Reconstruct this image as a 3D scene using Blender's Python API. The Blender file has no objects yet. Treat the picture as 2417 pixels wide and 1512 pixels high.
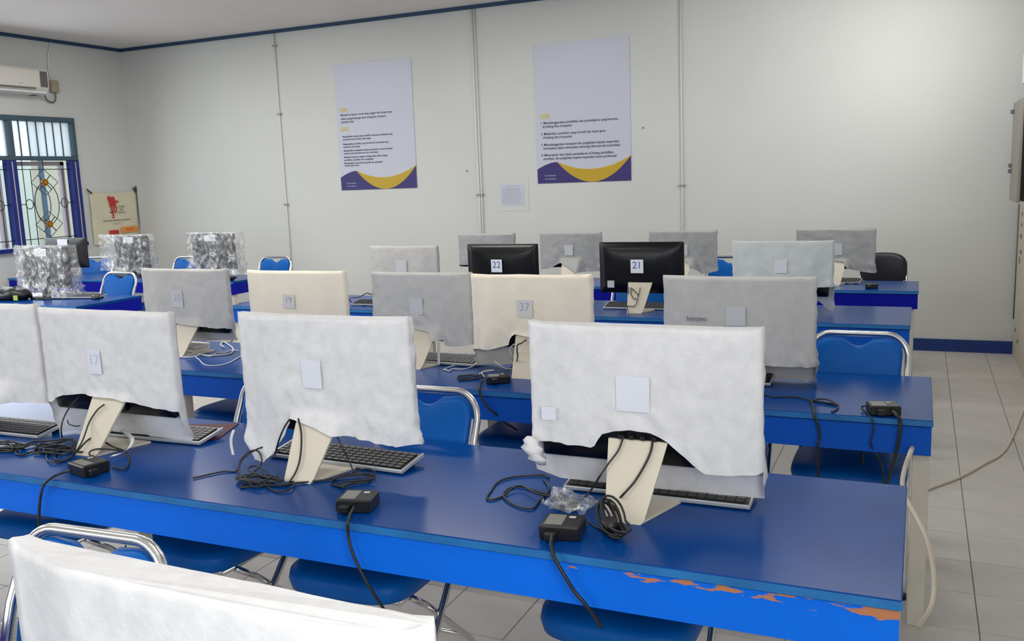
import bpy, math, random
from mathutils import Vector, Matrix, noise
random.seed(7)
R = math.radians
SC = bpy.context.scene
COL = SC.collection

# ------------------------------------------------------------------ camera, world, light, exposure
def look_basis(yaw, pitch, roll):
    f = Vector((math.sin(yaw) * math.cos(pitch), math.cos(yaw) * math.cos(pitch), -math.sin(pitch)))
    r0 = Vector((math.cos(yaw), -math.sin(yaw), 0)); u0 = r0.cross(f)
    r = r0 * math.cos(roll) + u0 * math.sin(roll); u = -r0 * math.sin(roll) + u0 * math.cos(roll)
    return r, u, f
cam_d = bpy.data.cameras.new('camera'); cam = bpy.data.objects.new('camera', cam_d); COL.objects.link(cam)
_r, _u, _f = look_basis(-.42446, .15529, -.03747)
m4 = Matrix((_r, _u, -_f)).transposed().to_4x4(); m4.translation = Vector((0, 0, 1.6))
cam.matrix_world = m4
cam_d.sensor_width = 36; cam_d.lens = 2144.5 / 2417 * 36; cam_d.clip_start = .05
SC.camera = cam
SC.view_settings.view_transform = 'Standard'; SC.view_settings.look = 'None'
SC.view_settings.gamma = 1; SC.view_settings.use_curve_mapping = False
SC.view_settings.exposure = 0.2
SC.cycles.diffuse_bounces = 6; SC.cycles.max_bounces = 12; SC.cycles.transparent_max_bounces = 16
SC.cycles.sample_clamp_indirect = 6
world = bpy.data.worlds.new('overcast_sky'); SC.world = world; world.use_nodes = True
wb = world.node_tree.nodes['Background']; wb.inputs[0].default_value = (.80, .91, 1, 1); wb.inputs[1].default_value = 1.9

def area(name, loc, direction, sx, sy, power, color=(1, .98, .95), spread=180):
    d = bpy.data.lights.new(name, 'AREA'); d.shape = 'RECTANGLE'; d.size = sx; d.size_y = sy
    d.energy = power; d.color = color; d.spread = R(spread)
    o = bpy.data.objects.new(name, d); COL.objects.link(o); o.location = loc
    o.rotation_euler = Vector(direction).to_track_quat('-Z', 'Z').to_euler()
    return o
# daylight entering by the windows (the ones out of view included)
area('window_daylight', (.73, -.2, 1.75), (-1, .1, -.15), 1.9, 1.3, 48)
area('window_daylight', (-3.2, -1.93, 1.9), (0, 1, -.1), 5.0, 1.4, 24)
area('window_daylight', (.73, 6.55, 2.45), (-.75, 1, -.10), 1.2, .7, 20, spread=125)
area('window_daylight', (-8.80, 3.2, 1.75), (1, 0, -.15), 2.6, 1.4, 50, (.93, .97, 1))
area('window_daylight', (-8.78, 6.6, 1.75), (1, -.1, -.15), 1.9, 1.2, 18, (.93, .97, 1))
# fill lights added under the ceiling to brighten floor and tables, without fixtures
for lx, ly, pw in ((-.9, 1.2, 7), (-.6, 4.0, 12), (-.4, 6.9, 14), (-3.6, 1.2, 16), (-3.6, 4.0, 26), (-3.6, 6.6, 22), (-6.6, 1.2, 30), (-6.6, 4.0, 40), (-6.6, 6.4, 36)):
    area('added_ceiling_fill', (lx, ly, 3.24), (0, 0, -1), 1.2, .3, pw, (1, .98, .95))

# measured positions, metres
MONS = {
 'm13': {'pos': [-0.63, 2.051, 0.75], 'yaw': 0.0, 'w': 0.6, 'h': 0.479, 'kind': 'white', 'hem': [[-0.308, 0.147], [-0.266, 0.15], [-0.219, 0.152], [-0.211, 0.147], [-0.164, 0.151], [-0.132, 0.146], [-0.116, 0.174], [-0.11, 0.185], [-0.068, 0.199], [-0.032, 0.204], [0.019, 0.201], [0.069, 0.179], [0.093, 0.156], [0.127, 0.129], [0.161, 0.105], [0.237, 0.105], [0.286, 0.109], [0.297, 0.121]], 'front': [[-0.313, 0.055], [-0.274, 0.022], [-0.158, 0.024], [0.014, 0.023], [0.076, 0.025], [0.292, 0.026]], 'sheet': [-0.022, 0.299]},
 'm12': {'pos': [-1.589, 2.051, 0.75], 'yaw': 0.0, 'w': 0.605, 'h': 0.476, 'kind': 'white', 'hem': [[-0.346, 0.089], [-0.338, 0.082], [-0.308, 0.016], [-0.285, -0.021], [-0.268, -0.012], [-0.221, 0.034], [-0.172, 0.094], [-0.139, 0.156], [-0.113, 0.156], [-0.034, 0.14], [0.021, 0.125], [0.076, 0.115], [0.157, 0.102], [0.22, 0.091], [0.281, 0.102]], 'front': None, 'sheet': [-0.051, 0.296]},
 'm11': {'pos': [-2.455, 2.051, 0.75], 'yaw': 0.0, 'w': 0.61, 'h': 0.468, 'kind': 'white', 'hem': [[-0.325, 0.129], [-0.311, 0.144], [-0.257, 0.161], [-0.156, 0.174], [-0.075, 0.17], [0.004, 0.17], [0.074, 0.159], [0.175, 0.142], [0.269, 0.13], [0.284, 0.123], [0.298, 0.103]], 'front': [[-0.462, -0.028], [-0.285, -0.001], [-0.114, 0.007], [0.125, 0.003], [0.16, 0.003], [0.208, -0.029], [0.264, 0.053]], 'sheet': [-0.075, 0.291]},
 'm10': {'pos': [-3.109, 2.081, 0.75], 'yaw': 0.0, 'w': 0.602, 'h': 0.474, 'kind': 'white', 'hem': [[-0.523, 0.079], [0.026, 0.109], [0.225, 0.111]], 'front': None, 'sheet': None},
 'm24': {'pos': [-0.653, 3.501, 0.75], 'yaw': 0.0, 'w': 0.592, 'h': 0.436, 'kind': 'gray', 'hem': [[-0.287, 0.088], [0.113, 0.08], [0.296, 0.078]], 'front': [[-0.267, -0.007], [0.088, 0.004], [0.228, 0.009], [0.285, -0.024], [0.296, 0.007]], 'sheet': [-0.006, 0.276]},
 'm23': {'pos': [-1.536, 3.481, 0.75], 'yaw': 0.0, 'w': 0.565, 'h': 0.438, 'kind': 'cream', 'hem': [[-0.295, 0.094], [-0.218, 0.092], [-0.108, 0.122], [-0.1, 0.155], [-0.076, 0.173], [-0.017, 0.164], [0.104, 0.157], [0.265, 0.126]], 'front': [[-0.327, -0.021], [-0.142, 0.018], [0.24, 0.026]], 'sheet': [-0.027, 0.286]},
 'm22': {'pos': [-2.114, 3.541, 0.75], 'yaw': 0.0, 'w': 0.533, 'h': 0.437, 'kind': 'gray', 'hem': [[-0.266, 0.171], [-0.062, 0.171], [0.043, 0.157], [0.057, 0.12], [0.106, 0.119], [0.107, 0.093], [0.168, 0.089], [0.251, 0.099]], 'front': None, 'sheet': [-0.027, 0.275]},
 'm21': {'pos': [-2.793, 3.501, 0.75], 'yaw': 0.0, 'w': 0.594, 'h': 0.444, 'kind': 'cream', 'hem': None, 'front': None, 'sheet': [-0.05, 0.289]},
 'm20': {'pos': [-3.504, 3.501, 0.75], 'yaw': 0.0, 'w': 0.594, 'h': 0.449, 'kind': 'gray', 'hem': [[-0.31, 0.141], [-0.097, 0.159], [-0.053, 0.156], [0.019, 0.149], [0.062, 0.148], [0.169, 0.134], [0.231, 0.136], [0.28, 0.127]], 'front': [[-0.407, 0.044], [-0.131, 0.043], [0.264, 0.065]], 'sheet': [-0.062, 0.286]},
 'm34': {'pos': [-0.727, 5.331, 0.75], 'yaw': 0.0, 'w': 0.563, 'h': 0.437, 'kind': 'pale', 'hem': [[-0.27, 0.172], [0.188, 0.163], [0.269, 0.165]], 'front': [[-0.282, 0.091], [0.19, 0.083], [0.266, 0.015]], 'sheet': [-0.006, 0.285]},
 'm33': {'pos': [-1.588, 5.351, 0.75], 'yaw': 0.0, 'w': 0.544, 'h': 0.427, 'kind': 'black', 'hem': None, 'front': None, 'sheet': [-0.015, 0.278]},
 'm32': {'pos': [-2.542, 5.35, 0.75], 'yaw': 0.0, 'w': 0.517, 'h': 0.42, 'kind': 'black', 'hem': None, 'front': None, 'sheet': [-0.026, 0.276]},
 'm31': {'pos': [-3.282, 5.35, 0.75], 'yaw': 0.0, 'w': 0.546, 'h': 0.415, 'kind': 'gray', 'hem': None, 'front': None, 'sheet': [-0.023, 0.27]},
 'm44': {'pos': [-0.561, 6.88, 0.75], 'yaw': 0.0, 'w': 0.541, 'h': 0.406, 'kind': 'gray', 'hem': [[-0.253, 0.176], [-0.015, 0.17], [0.067, 0.161], [0.082, 0.114], [0.175, 0.09], [0.269, 0.076]], 'front': None, 'sheet': [0.013, 0.251]},
 'm43': {'pos': [-1.685, 6.88, 0.75], 'yaw': 0.0, 'w': 0.529, 'h': 0.402, 'kind': 'gray', 'hem': [[-0.241, 0.173], [-0.037, 0.174], [-0.004, 0.174], [0.046, 0.154], [0.095, 0.098], [0.161, 0.058], [0.259, 0.082]], 'front': None, 'sheet': [0.004, 0.247]},
 'm42': {'pos': [-2.613, 6.88, 0.75], 'yaw': 0.0, 'w': 0.535, 'h': 0.398, 'kind': 'gray', 'hem': [[-0.262, 0.086], [-0.189, 0.097], [-0.085, 0.147], [-0.019, 0.119], [0.068, 0.07], [0.258, 0.075]], 'front': None, 'sheet': [-0.014, 0.248]},
 'm41': {'pos': [-3.376, 6.88, 0.75], 'yaw': 0.0, 'w': 0.529, 'h': 0.395, 'kind': 'gray', 'hem': [[-0.265, 0.121], [0.251, 0.124]], 'front': None, 'sheet': None},
 'm00': {'pos': [-0.735, 0.575, 0.75], 'yaw': -0.032, 'w': 0.6, 'h': 0.428, 'kind': 'white', 'hem': None, 'front': None, 'sheet': None},
}
CABLES = {
 'cord13': [[-0.768,1.886,0.772],[-0.755,1.842,0.768],[-0.746,1.826,0.757],[-0.735,1.815,0.742],[-0.712,1.812,0.707],[-0.691,1.815,0.672],[-0.661,1.82,0.635],[-0.64,1.85,0.575]],
 'cord12': [[-1.32,1.881,0.772],[-1.31,1.848,0.766],[-1.295,1.815,0.757],[-1.3,1.82,0.727],[-1.29,1.815,0.689],[-1.27,1.815,0.641],[-1.244,1.82,0.588],[-1.223,1.84,0.53],[-1.218,1.87,0.471]],
 'cord11': [[-2.333,1.871,0.772],[-2.361,1.863,0.766],[-2.38,1.844,0.757],[-2.347,1.787,0.757],[-2.412,1.82,0.707],[-2.423,1.815,0.652],[-2.446,1.82,0.557],[-2.469,1.83,0.504]],
 'stand13a': [[-0.679,2.171,0.938],[-0.685,2.148,0.906],[-0.705,2.126,0.875],[-0.724,2.105,0.844],[-0.756,2.15,0.8],[-0.784,2.15,0.765],[-0.808,2.142,0.755],[-0.86,2.163,0.754],[-0.911,2.179,0.754],[-0.992,2.209,0.754],[-1.016,2.177,0.754],[-1.001,2.117,0.755],[-0.942,2.068,0.754],[-0.895,2.061,0.754],[-0.898,2.113,0.754],[-0.9,2.166,0.754],[-0.91,2.219,0.755],[-0.956,2.29,0.754]],
 'loop13': [[-0.943,2.303,0.754],[-0.967,2.318,0.754],[-1.018,2.296,0.754],[-1.054,2.267,0.754],[-1.068,2.219,0.754],[-1.056,2.155,0.754],[-1.042,2.096,0.754],[-1.02,2.091,0.754],[-1.005,2.132,0.754],[-1.0,2.174,0.76],[-0.98,2.194,0.762],[-0.922,2.153,0.762],[-0.879,2.143,0.762],[-0.848,2.161,0.762],[-0.807,2.112,0.76],[-0.784,2.076,0.754]],
 'stand13b': [[-0.601,2.164,0.929],[-0.602,2.15,0.908],[-0.612,2.129,0.878],[-0.632,2.102,0.84],[-0.656,2.082,0.811],[-0.687,2.116,0.775]],
 'adapt13': [[-0.738,2.008,0.765],[-0.721,2.015,0.754],[-0.681,1.986,0.754],[-0.643,1.974,0.754],[-0.635,1.998,0.757],[-0.649,2.038,0.76]],
 'stand12a': [[-1.688,2.151,0.911],[-1.658,2.121,0.868],[-1.638,2.078,0.806],[-1.646,2.048,0.762],[-1.648,2.006,0.755],[-1.715,1.984,0.754],[-1.754,1.95,0.754]],
 'stand12b': [[-1.727,2.162,0.905],[-1.746,2.157,0.88],[-1.767,2.153,0.84],[-1.791,2.163,0.8],[-1.808,2.175,0.78]],
 'tangle12a': [[-1.953,1.976,0.754],[-1.927,2.026,0.754],[-1.906,2.057,0.754],[-1.871,2.072,0.754],[-1.882,2.102,0.775],[-1.885,2.143,0.79],[-1.867,2.166,0.79],[-1.826,2.136,0.775],[-1.815,2.107,0.76],[-1.81,2.064,0.754],[-1.813,2.033,0.754],[-1.86,2.071,0.762],[-1.866,2.099,0.785],[-1.856,2.161,0.8],[-1.823,2.188,0.8],[-1.793,2.18,0.79]],
 'tangle12b': [[-1.759,1.956,0.755],[-1.747,1.995,0.754],[-1.679,1.996,0.754],[-1.653,2.018,0.754],[-1.639,2.044,0.754],[-1.604,1.992,0.757],[-1.618,1.96,0.754],[-1.657,1.968,0.754],[-1.71,1.999,0.757],[-1.778,2.041,0.765],[-1.821,2.064,0.768],[-1.813,2.091,0.77],[-1.751,2.065,0.765],[-1.695,2.03,0.758]],
 'tangle12c': [[-1.643,2.0,0.757],[-1.621,2.036,0.755],[-1.585,2.062,0.754],[-1.547,2.1,0.754],[-1.516,2.135,0.757],[-1.473,2.154,0.76],[-1.435,2.153,0.757],[-1.443,2.17,0.765],[-1.48,2.181,0.765],[-1.509,2.158,0.76]],
 'stand12c': [[-1.557,2.152,0.875],[-1.53,2.14,0.84],[-1.517,2.15,0.8],[-1.493,2.139,0.765]],
 'coil12': [[-1.532,2.079,0.754],[-1.527,2.128,0.758],[-1.483,2.144,0.762],[-1.439,2.142,0.76],[-1.426,2.113,0.754],[-1.453,2.09,0.755],[-1.481,2.053,0.754],[-1.524,2.067,0.754],[-1.516,2.088,0.765],[-1.475,2.107,0.77],[-1.435,2.129,0.772],[-1.409,2.122,0.765],[-1.433,2.108,0.76],[-1.473,2.081,0.76],[-1.502,2.06,0.754],[-1.456,2.039,0.757]],
 'stand11a': [[-2.629,2.183,0.915],[-2.603,2.113,0.895],[-2.585,2.066,0.865],[-2.588,2.055,0.83],[-2.598,2.063,0.8]],
 'stand11b': [[-2.481,2.145,0.901],[-2.502,2.133,0.884],[-2.516,2.108,0.848],[-2.478,2.045,0.81],[-2.481,2.019,0.78],[-2.507,2.008,0.754],[-2.499,1.959,0.754],[-2.545,1.961,0.755],[-2.629,2.024,0.754],[-2.682,2.092,0.757],[-2.679,2.141,0.76]],
 'tangle11a': [[-2.873,2.023,0.754],[-2.793,2.01,0.754],[-2.801,2.064,0.754],[-2.804,2.122,0.754],[-2.752,2.118,0.754],[-2.705,2.055,0.754],[-2.698,1.984,0.754],[-2.753,2.003,0.754],[-2.771,2.065,0.757],[-2.721,2.099,0.757],[-2.679,2.141,0.76],[-2.641,2.143,0.757],[-2.602,2.087,0.754],[-2.629,2.042,0.754],[-2.663,2.004,0.754]],
 'tangle11b': [[-2.819,1.983,0.754],[-2.767,2.008,0.754],[-2.785,2.089,0.76],[-2.73,2.125,0.76],[-2.68,2.167,0.758],[-2.618,2.12,0.754],[-2.602,2.05,0.754],[-2.547,1.987,0.755],[-2.495,1.985,0.754],[-2.511,2.043,0.765],[-2.495,2.063,0.79],[-2.49,2.092,0.8],[-2.46,2.102,0.79],[-2.406,2.096,0.775],[-2.362,2.105,0.76],[-2.281,2.044,0.754],[-2.226,1.971,0.755],[-2.287,1.984,0.755]],
 'tangle11c': [[-2.432,2.041,0.757],[-2.453,2.041,0.76],[-2.456,2.052,0.77],[-2.43,2.066,0.775],[-2.385,2.083,0.77],[-2.361,2.098,0.765],[-2.372,2.122,0.765]],
 'tangle11d': [[-2.64,2.125,0.84],[-2.623,2.115,0.83],[-2.594,2.116,0.825],[-2.6,2.139,0.82]],
 'cordT2a': [[-0.152,3.287,0.775],[-0.165,3.318,0.765],[-0.166,3.311,0.757],[-0.153,3.291,0.754],[-0.142,3.25,0.754],[-0.129,3.225,0.743],[-0.123,3.22,0.72],[-0.129,3.22,0.683],[-0.132,3.222,0.66],[-0.121,3.26,0.623],[-0.101,3.3,0.576],[-0.093,3.3,0.542],[-0.089,3.3,0.494],[-0.088,3.3,0.443]],
 'cordT2b': [[-0.067,3.254,0.77],[-0.051,3.22,0.765],[-0.042,3.225,0.747],[-0.041,3.22,0.718],[-0.048,3.22,0.655],[-0.059,3.22,0.599],[-0.077,3.22,0.528],[-0.093,3.22,0.475]],
 'cordT2c': [[-0.554,3.443,0.754],[-0.53,3.447,0.754],[-0.501,3.438,0.754],[-0.476,3.423,0.754],[-0.443,3.435,0.754],[-0.41,3.444,0.754],[-0.372,3.429,0.754],[-0.347,3.405,0.754],[-0.299,3.388,0.754],[-0.251,3.356,0.754],[-0.264,3.382,0.757],[-0.291,3.415,0.758],[-0.316,3.418,0.758],[-0.334,3.404,0.757],[-0.309,3.381,0.757],[-0.273,3.367,0.757],[-0.253,3.361,0.757],[-0.246,3.338,0.754],[-0.251,3.291,0.754],[-0.263,3.254,0.754]],
 'cordT2d': [[-0.348,3.399,0.754],[-0.335,3.342,0.754],[-0.324,3.264,0.754],[-0.318,3.228,0.749],[-0.308,3.222,0.724],[-0.298,3.222,0.691],[-0.299,3.222,0.66],[-0.303,3.222,0.64],[-0.305,3.26,0.554],[-0.307,3.3,0.447]],
 'cordT2e': [[-0.184,3.6,0.578],[-0.181,3.6,0.547],[-0.176,3.58,0.492],[-0.166,3.55,0.431],[-0.153,3.5,0.366]],
 'bundle23': [[-1.699,3.429,0.758],[-1.762,3.48,0.755],[-1.79,3.475,0.754],[-1.821,3.446,0.754],[-1.816,3.421,0.754],[-1.798,3.401,0.754],[-1.764,3.422,0.754],[-1.746,3.447,0.757],[-1.715,3.457,0.762],[-1.714,3.43,0.757],[-1.738,3.4,0.754],[-1.772,3.379,0.754],[-1.785,3.371,0.754]],
 'cord23': [[-1.656,3.347,0.765],[-1.654,3.313,0.757],[-1.616,3.23,0.765],[-1.608,3.22,0.737],[-1.584,3.22,0.696],[-1.551,3.24,0.654],[-1.586,3.4,0.575],[-1.603,3.5,0.53],[-1.622,3.6,0.485]],
 'stand23': [[-1.565,3.615,0.9],[-1.545,3.513,0.9],[-1.557,3.494,0.895],[-1.557,3.486,0.875],[-1.561,3.499,0.84],[-1.598,3.554,0.8],[-1.642,3.608,0.77],[-1.65,3.587,0.76]],
 'white22': [[-1.955,3.553,0.754],[-1.914,3.536,0.754],[-1.922,3.575,0.754],[-1.886,3.578,0.754],[-1.86,3.601,0.754],[-1.857,3.658,0.754],[-1.905,3.703,0.754],[-1.939,3.68,0.755],[-1.953,3.634,0.754],[-1.955,3.553,0.754]],
 'white23': [[-1.75,3.497,0.757],[-1.748,3.563,0.757],[-1.714,3.58,0.758],[-1.735,3.548,0.758],[-1.746,3.519,0.758],[-1.698,3.447,0.757]],
 'white23b': [[-1.712,3.581,0.8],[-1.681,3.577,0.78],[-1.657,3.588,0.765],[-1.641,3.606,0.765],[-1.643,3.638,0.775],[-1.608,3.539,0.83],[-1.608,3.529,0.87],[-1.567,3.479,0.9]],
 'w20a': [[-3.375,3.509,0.754],[-3.301,3.455,0.754],[-3.215,3.386,0.754],[-3.159,3.352,0.754],[-3.112,3.354,0.754],[-3.086,3.389,0.754],[-3.095,3.455,0.754],[-3.132,3.547,0.754],[-3.149,3.605,0.754]],
 'w20b': [[-3.503,3.521,0.754],[-3.506,3.553,0.754],[-3.499,3.587,0.754],[-3.436,3.591,0.754],[-3.362,3.555,0.754],[-3.304,3.547,0.754],[-3.338,3.614,0.754],[-3.336,3.642,0.754],[-3.307,3.654,0.754],[-3.315,3.708,0.754],[-3.265,3.708,0.754]],
 'w20c': [[-3.47,3.487,0.754],[-3.418,3.489,0.754],[-3.392,3.516,0.754],[-3.393,3.569,0.754],[-3.351,3.557,0.754],[-3.309,3.567,0.754],[-3.271,3.598,0.754],[-3.259,3.643,0.754],[-3.328,3.738,0.755],[-3.435,3.83,0.754],[-3.541,3.904,0.754],[-3.494,3.829,0.754],[-3.411,3.765,0.755]],
 'w20d': [[-3.5,3.533,0.754],[-3.459,3.532,0.754],[-3.445,3.567,0.754],[-3.433,3.603,0.754],[-3.465,3.617,0.754],[-3.496,3.599,0.754],[-3.504,3.564,0.754]],
 'creamfall': [[0.003,3.4,0.623],[-0.005,3.2,0.653],[-0.021,3.18,0.603],[-0.028,3.15,0.551],[-0.012,3.1,0.516],[0.027,3.0,0.478],[0.052,2.95,0.436],[0.068,2.9,0.376],[0.071,2.85,0.323],[0.06,2.8,0.288],[0.03,2.8,0.226]],
 'creamfloor': [[-0.039,4.551,0.006],[0.081,4.759,0.006],[0.221,4.981,0.006],[0.341,5.237,0.006],[0.451,5.488,0.006],[0.533,5.872,0.006],[0.651,6.567,0.006],[0.745,7.162,0.006]],
 'stand33a': [[-1.651,5.444,0.9],[-1.649,5.431,0.881],[-1.647,5.417,0.861]],
 'stand33b': [[-1.632,5.443,0.899],[-1.634,5.431,0.881],[-1.625,5.412,0.855],[-1.604,5.397,0.833],[-1.589,5.398,0.835]],
 'stand33c': [[-1.577,5.443,0.899],[-1.577,5.422,0.869],[-1.582,5.406,0.845],[-1.584,5.38,0.808],[-1.6,5.368,0.791],[-1.638,5.368,0.792],[-1.623,5.325,0.775],[-1.61,5.301,0.757]],
 'stand33d': [[-1.63,5.438,0.892],[-1.609,5.429,0.878],[-1.586,5.415,0.859],[-1.579,5.41,0.852]],
 'w31': [[-3.672,5.31,0.8],[-3.646,5.284,0.81],[-3.67,5.339,0.8],[-3.703,5.406,0.77],[-3.701,5.413,0.765]],
 'w31b': [[-3.694,5.395,0.8],[-3.636,5.374,0.805],[-3.606,5.378,0.81],[-3.556,5.354,0.83],[-3.511,5.322,0.845],[-3.491,5.333,0.84],[-3.484,5.364,0.83],[-3.482,5.425,0.82]],
}
TILES = [(-6,-4),(-1,-2),(0,-2),(0,-1),(0,0),(0,1),(-1,-1),(0,2),(0,3),(-1,0),(-5,-4),(-1,-3),(0,4),(-1,1),(0,5),(-7,-4),(0,6),(-1,2),(0,7),(0,8),(0,9),(-1,3),(-1,4),(0,11),(0,10),(-1,5),(-13,-5),(-6,-5),(0,12),(-9,-4),(0,13),(1,10),(-6,-3),(-1,6),(-10,-4),(-3,-3),(-3,3),(-1,12),(-1,7),(-1,14),(-1,13),(1,12),(1,11),(0,14),(1,13),(1,9),(1,8),(-12,-6),(-1,8),(1,14),(-1,11),(1,7),(-14,-4),(-3,4),(-1,10),(0,-3),(-17,3),(-10,4),(-1,9),(1,6),(-18,4),(-3,-4),(1,5),(-12,-4),(-7,-3),(-14,11),(-9,3),(-14,-5),(-11,-6),(-24,11),(-10,3),(-15,-4),(-9,-3),(-15,12),(-5,-3),(-4,3),(-4,4),(-13,-4),(-17,4),(-14,12),(-3,2),(-15,11),(-23,11),(-9,2),(1,4),(-13,-6),(-13,-3),(-25,11),(-10,2)]
CHAIRS = [
 (-.70, 2.31, 0, 'blue chair behind the nearest whole table, hidden mostly by the largest white cover'),
 (-1.528, 2.31, 1, 'blue chair between the two right white covers, chrome tube over its back'),
 (-2.16, 2.31, -3, 'blue chair between the covers with the pointed flap and the number 17'),
 (-2.86, 2.31, 2, 'blue chair at the left end of the nearest whole table'),
 (-.225, 3.72, 0, 'blue chair at the right end of the second table, full back in view'),
 (-.76, 3.74, 2, 'blue chair under the second table left of the rightmost one'),
 (-1.60, 3.76, 0, 'blue chair whose seat shows right of a cream table leg'),
 (-3.24, 3.74, -4, 'blue chair whose seat shows at the left end of the second table'),
 (-1.73, 5.66, 0, 'blue chair behind the computer marked 21'),
 (-6.53, 5.62, 0, 'blue chair between the two left-block tables, chrome frame in view'),
 (-5.99, 7.12, 0, 'blue chair before the back wall, seen over the cream cover marked 19'),
 (-7.15, 7.12, 0, 'blue chair before the back wall, left of the bagged monitor'),
 (-1.42, 7.20, 0, 'blue chair behind the farthest right-block table'),
 (-1.55, .94, 3, 'blue chair with thick chrome tube behind the bottom left cover'),
 (-8.33, 7.06, 15, 'blue chair behind the bare black monitor near the window'),
]


# ------------------------------------------------------------------ mesh helpers
class MB:
    def __init__(s): s.v = []; s.f = []; s.sm = []
    def add(s, vs, fs, smooth=False):
        o = len(s.v); s.v += [tuple(v) for v in vs]; s.f += [tuple(i + o for i in f) for f in fs]; s.sm += [smooth] * len(fs)
        return s
    def box(s, x0, x1, y0, y1, z0, z1, M=None):
        vs = [Vector((x, y, z)) for z in (z0, z1) for y in (y0, y1) for x in (x0, x1)]
        if M is not None: vs = [M @ v for v in vs]
        return s.add(vs, [(0, 2, 3, 1), (4, 5, 7, 6), (0, 1, 5, 4), (2, 6, 7, 3), (0, 4, 6, 2), (1, 3, 7, 5)])
    def rbox(s, x0, x1, y0, y1, z0, z1, b=.004, M=None):
        # box with a chamfer on every vertical and top edge
        if min(x1 - x0, y1 - y0, z1 - z0) < 2.2 * b: b = min(x1 - x0, y1 - y0, z1 - z0) * .3
        def ring(i, z): return [Vector(p) for p in ((x0 + i, y0, z), (x1 - i, y0, z), (x1, y0 + i, z), (x1, y1 - i, z), (x1 - i, y1, z), (x0 + i, y1, z), (x0, y1 - i, z), (x0, y0 + i, z))]
        def ringi(i, z): return [Vector(p) for p in ((x0 + i + b, y0 + b, z), (x1 - i - b, y0 + b, z), (x1 - b, y0 + i + b, z), (x1 - b, y1 - i - b, z), (x1 - i - b, y1 - b, z), (x0 + i + b, y1 - b, z), (x0 + b, y1 - i - b, z), (x0 + b, y0 + i + b, z))]
        rs = [ringi(b * .3, z0), ring(b, z0 + b), ring(b, z1 - b), ringi(b * .3, z1)]
        vs = [p for r_ in rs for p in r_]
        if M is not None: vs = [M @ v for v in vs]
        fs = []
        for k in range(3):
            for i in range(8):
                j = (i + 1) % 8; fs.append((k * 8 + i, k * 8 + j, k * 8 + 8 + j, k * 8 + 8 + i))
        fs.append(tuple(range(7, -1, -1))); fs.append(tuple(range(24, 32)))
        return s.add(vs, fs)
    def tube(s, pts, r, n=8, closed=False, caps=True):
        P = [Vector(p) for p in pts]; N = len(P)
        if N < 2: return s
        rings = []; up = None
        for i, p in enumerate(P):
            if closed: t = P[(i + 1) % N] - P[i - 1]
            else: t = P[min(i + 1, N - 1)] - P[max(i - 1, 0)]
            if t.length < 1e-7: t = Vector((0, 0, 1))
            t.normalize()
            if up is None:
                up = Vector((0, 0, 1)) if abs(t.z) < .9 else Vector((1, 0, 0))
            a = t.cross(up)
            if a.length < 1e-4: a = t.cross(Vector((0, 1, .1)))
            a.normalize(); b = a.cross(t); up = b
            rings.append([p + (a * math.cos(2 * math.pi * k / n) + b * math.sin(2 * math.pi * k / n)) * r for k in range(n)])
        vs = [q for g in rings for q in g]; fs = []
        L = N if closed else N - 1
        for i in range(L):
            i2 = (i + 1) % N
            for k in range(n):
                k2 = (k + 1) % n; fs.append((i * n + k, i * n + k2, i2 * n + k2, i2 * n + k))
        s.add(vs, fs, True)
        if caps and not closed:
            o = len(s.v) - len(vs)
            s.f.append(tuple(o + k for k in range(n - 1, -1, -1))); s.sm.append(False)
            s.f.append(tuple(o + (N - 1) * n + k for k in range(n))); s.sm.append(False)
        return s
    def cyl(s, c, r, h, axis='z', n=20, r2=None):
        r2 = r if r2 is None else r2
        vs = []
        for (rr, t) in ((r, 0), (r2, h)):
            for k in range(n):
                a = 2 * math.pi * k / n; u, w = rr * math.cos(a), rr * math.sin(a)
                p = {'z': (u, w, t), 'y': (u, t, w), 'x': (t, u, w)}[axis]
                vs.append(Vector(c) + Vector(p))
        fs = [(k, (k + 1) % n, n + (k + 1) % n, n + k) for k in range(n)]
        s.add(vs, fs, True)
        o = len(s.v) - 2 * n
        s.f.append(tuple(o + k for k in range(n - 1, -1, -1))); s.sm.append(False)
        s.f.append(tuple(o + n + k for k in range(n))); s.sm.append(False)
        return s
    def prism(s, poly, a0, a1, plane='xz', M=None):
        # polygon extruded along the remaining axis
        n = len(poly); vs = []
        for a in (a0, a1):
            for (p, q) in poly:
                vs.append(Vector({'xz': (p, a, q), 'xy': (p, q, a), 'yz': (a, p, q)}[plane]))
        if M is not None: vs = [M @ v for v in vs]
        fs = [(k, (k + 1) % n, n + (k + 1) % n, n + k) for k in range(n)] + [tuple(range(n - 1, -1, -1)), tuple(range(n, 2 * n))]
        return s.add(vs, fs)
    def layers(s, rings, smooth=True, cap0=True, cap1=True):
        n = len(rings[0]); vs = [p for r_ in rings for p in r_]; fs = []
        for k in range(len(rings) - 1):
            for i in range(n):
                j = (i + 1) % n; fs.append((k * n + i, k * n + j, k * n + n + j, k * n + n + i))
        s.add(vs, fs, smooth); o = len(s.v) - len(vs)
        if cap0: s.f.append(tuple(o + i for i in range(n - 1, -1, -1))); s.sm.append(smooth)
        if cap1: s.f.append(tuple(o + (len(rings) - 1) * n + i for i in range(n))); s.sm.append(smooth)
        return s
    def mesh(s, name, mat):
        me = bpy.data.meshes.new(name); me.from_pydata(s.v, [], s.f)
        me.polygons.foreach_set('use_smooth', s.sm); me.materials.append(mat); me.update()
        import bmesh as _b
        bm = _b.new(); bm.from_mesh(me); _b.ops.recalc_face_normals(bm, faces=bm.faces); bm.to_mesh(me); bm.free()
        return me
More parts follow.
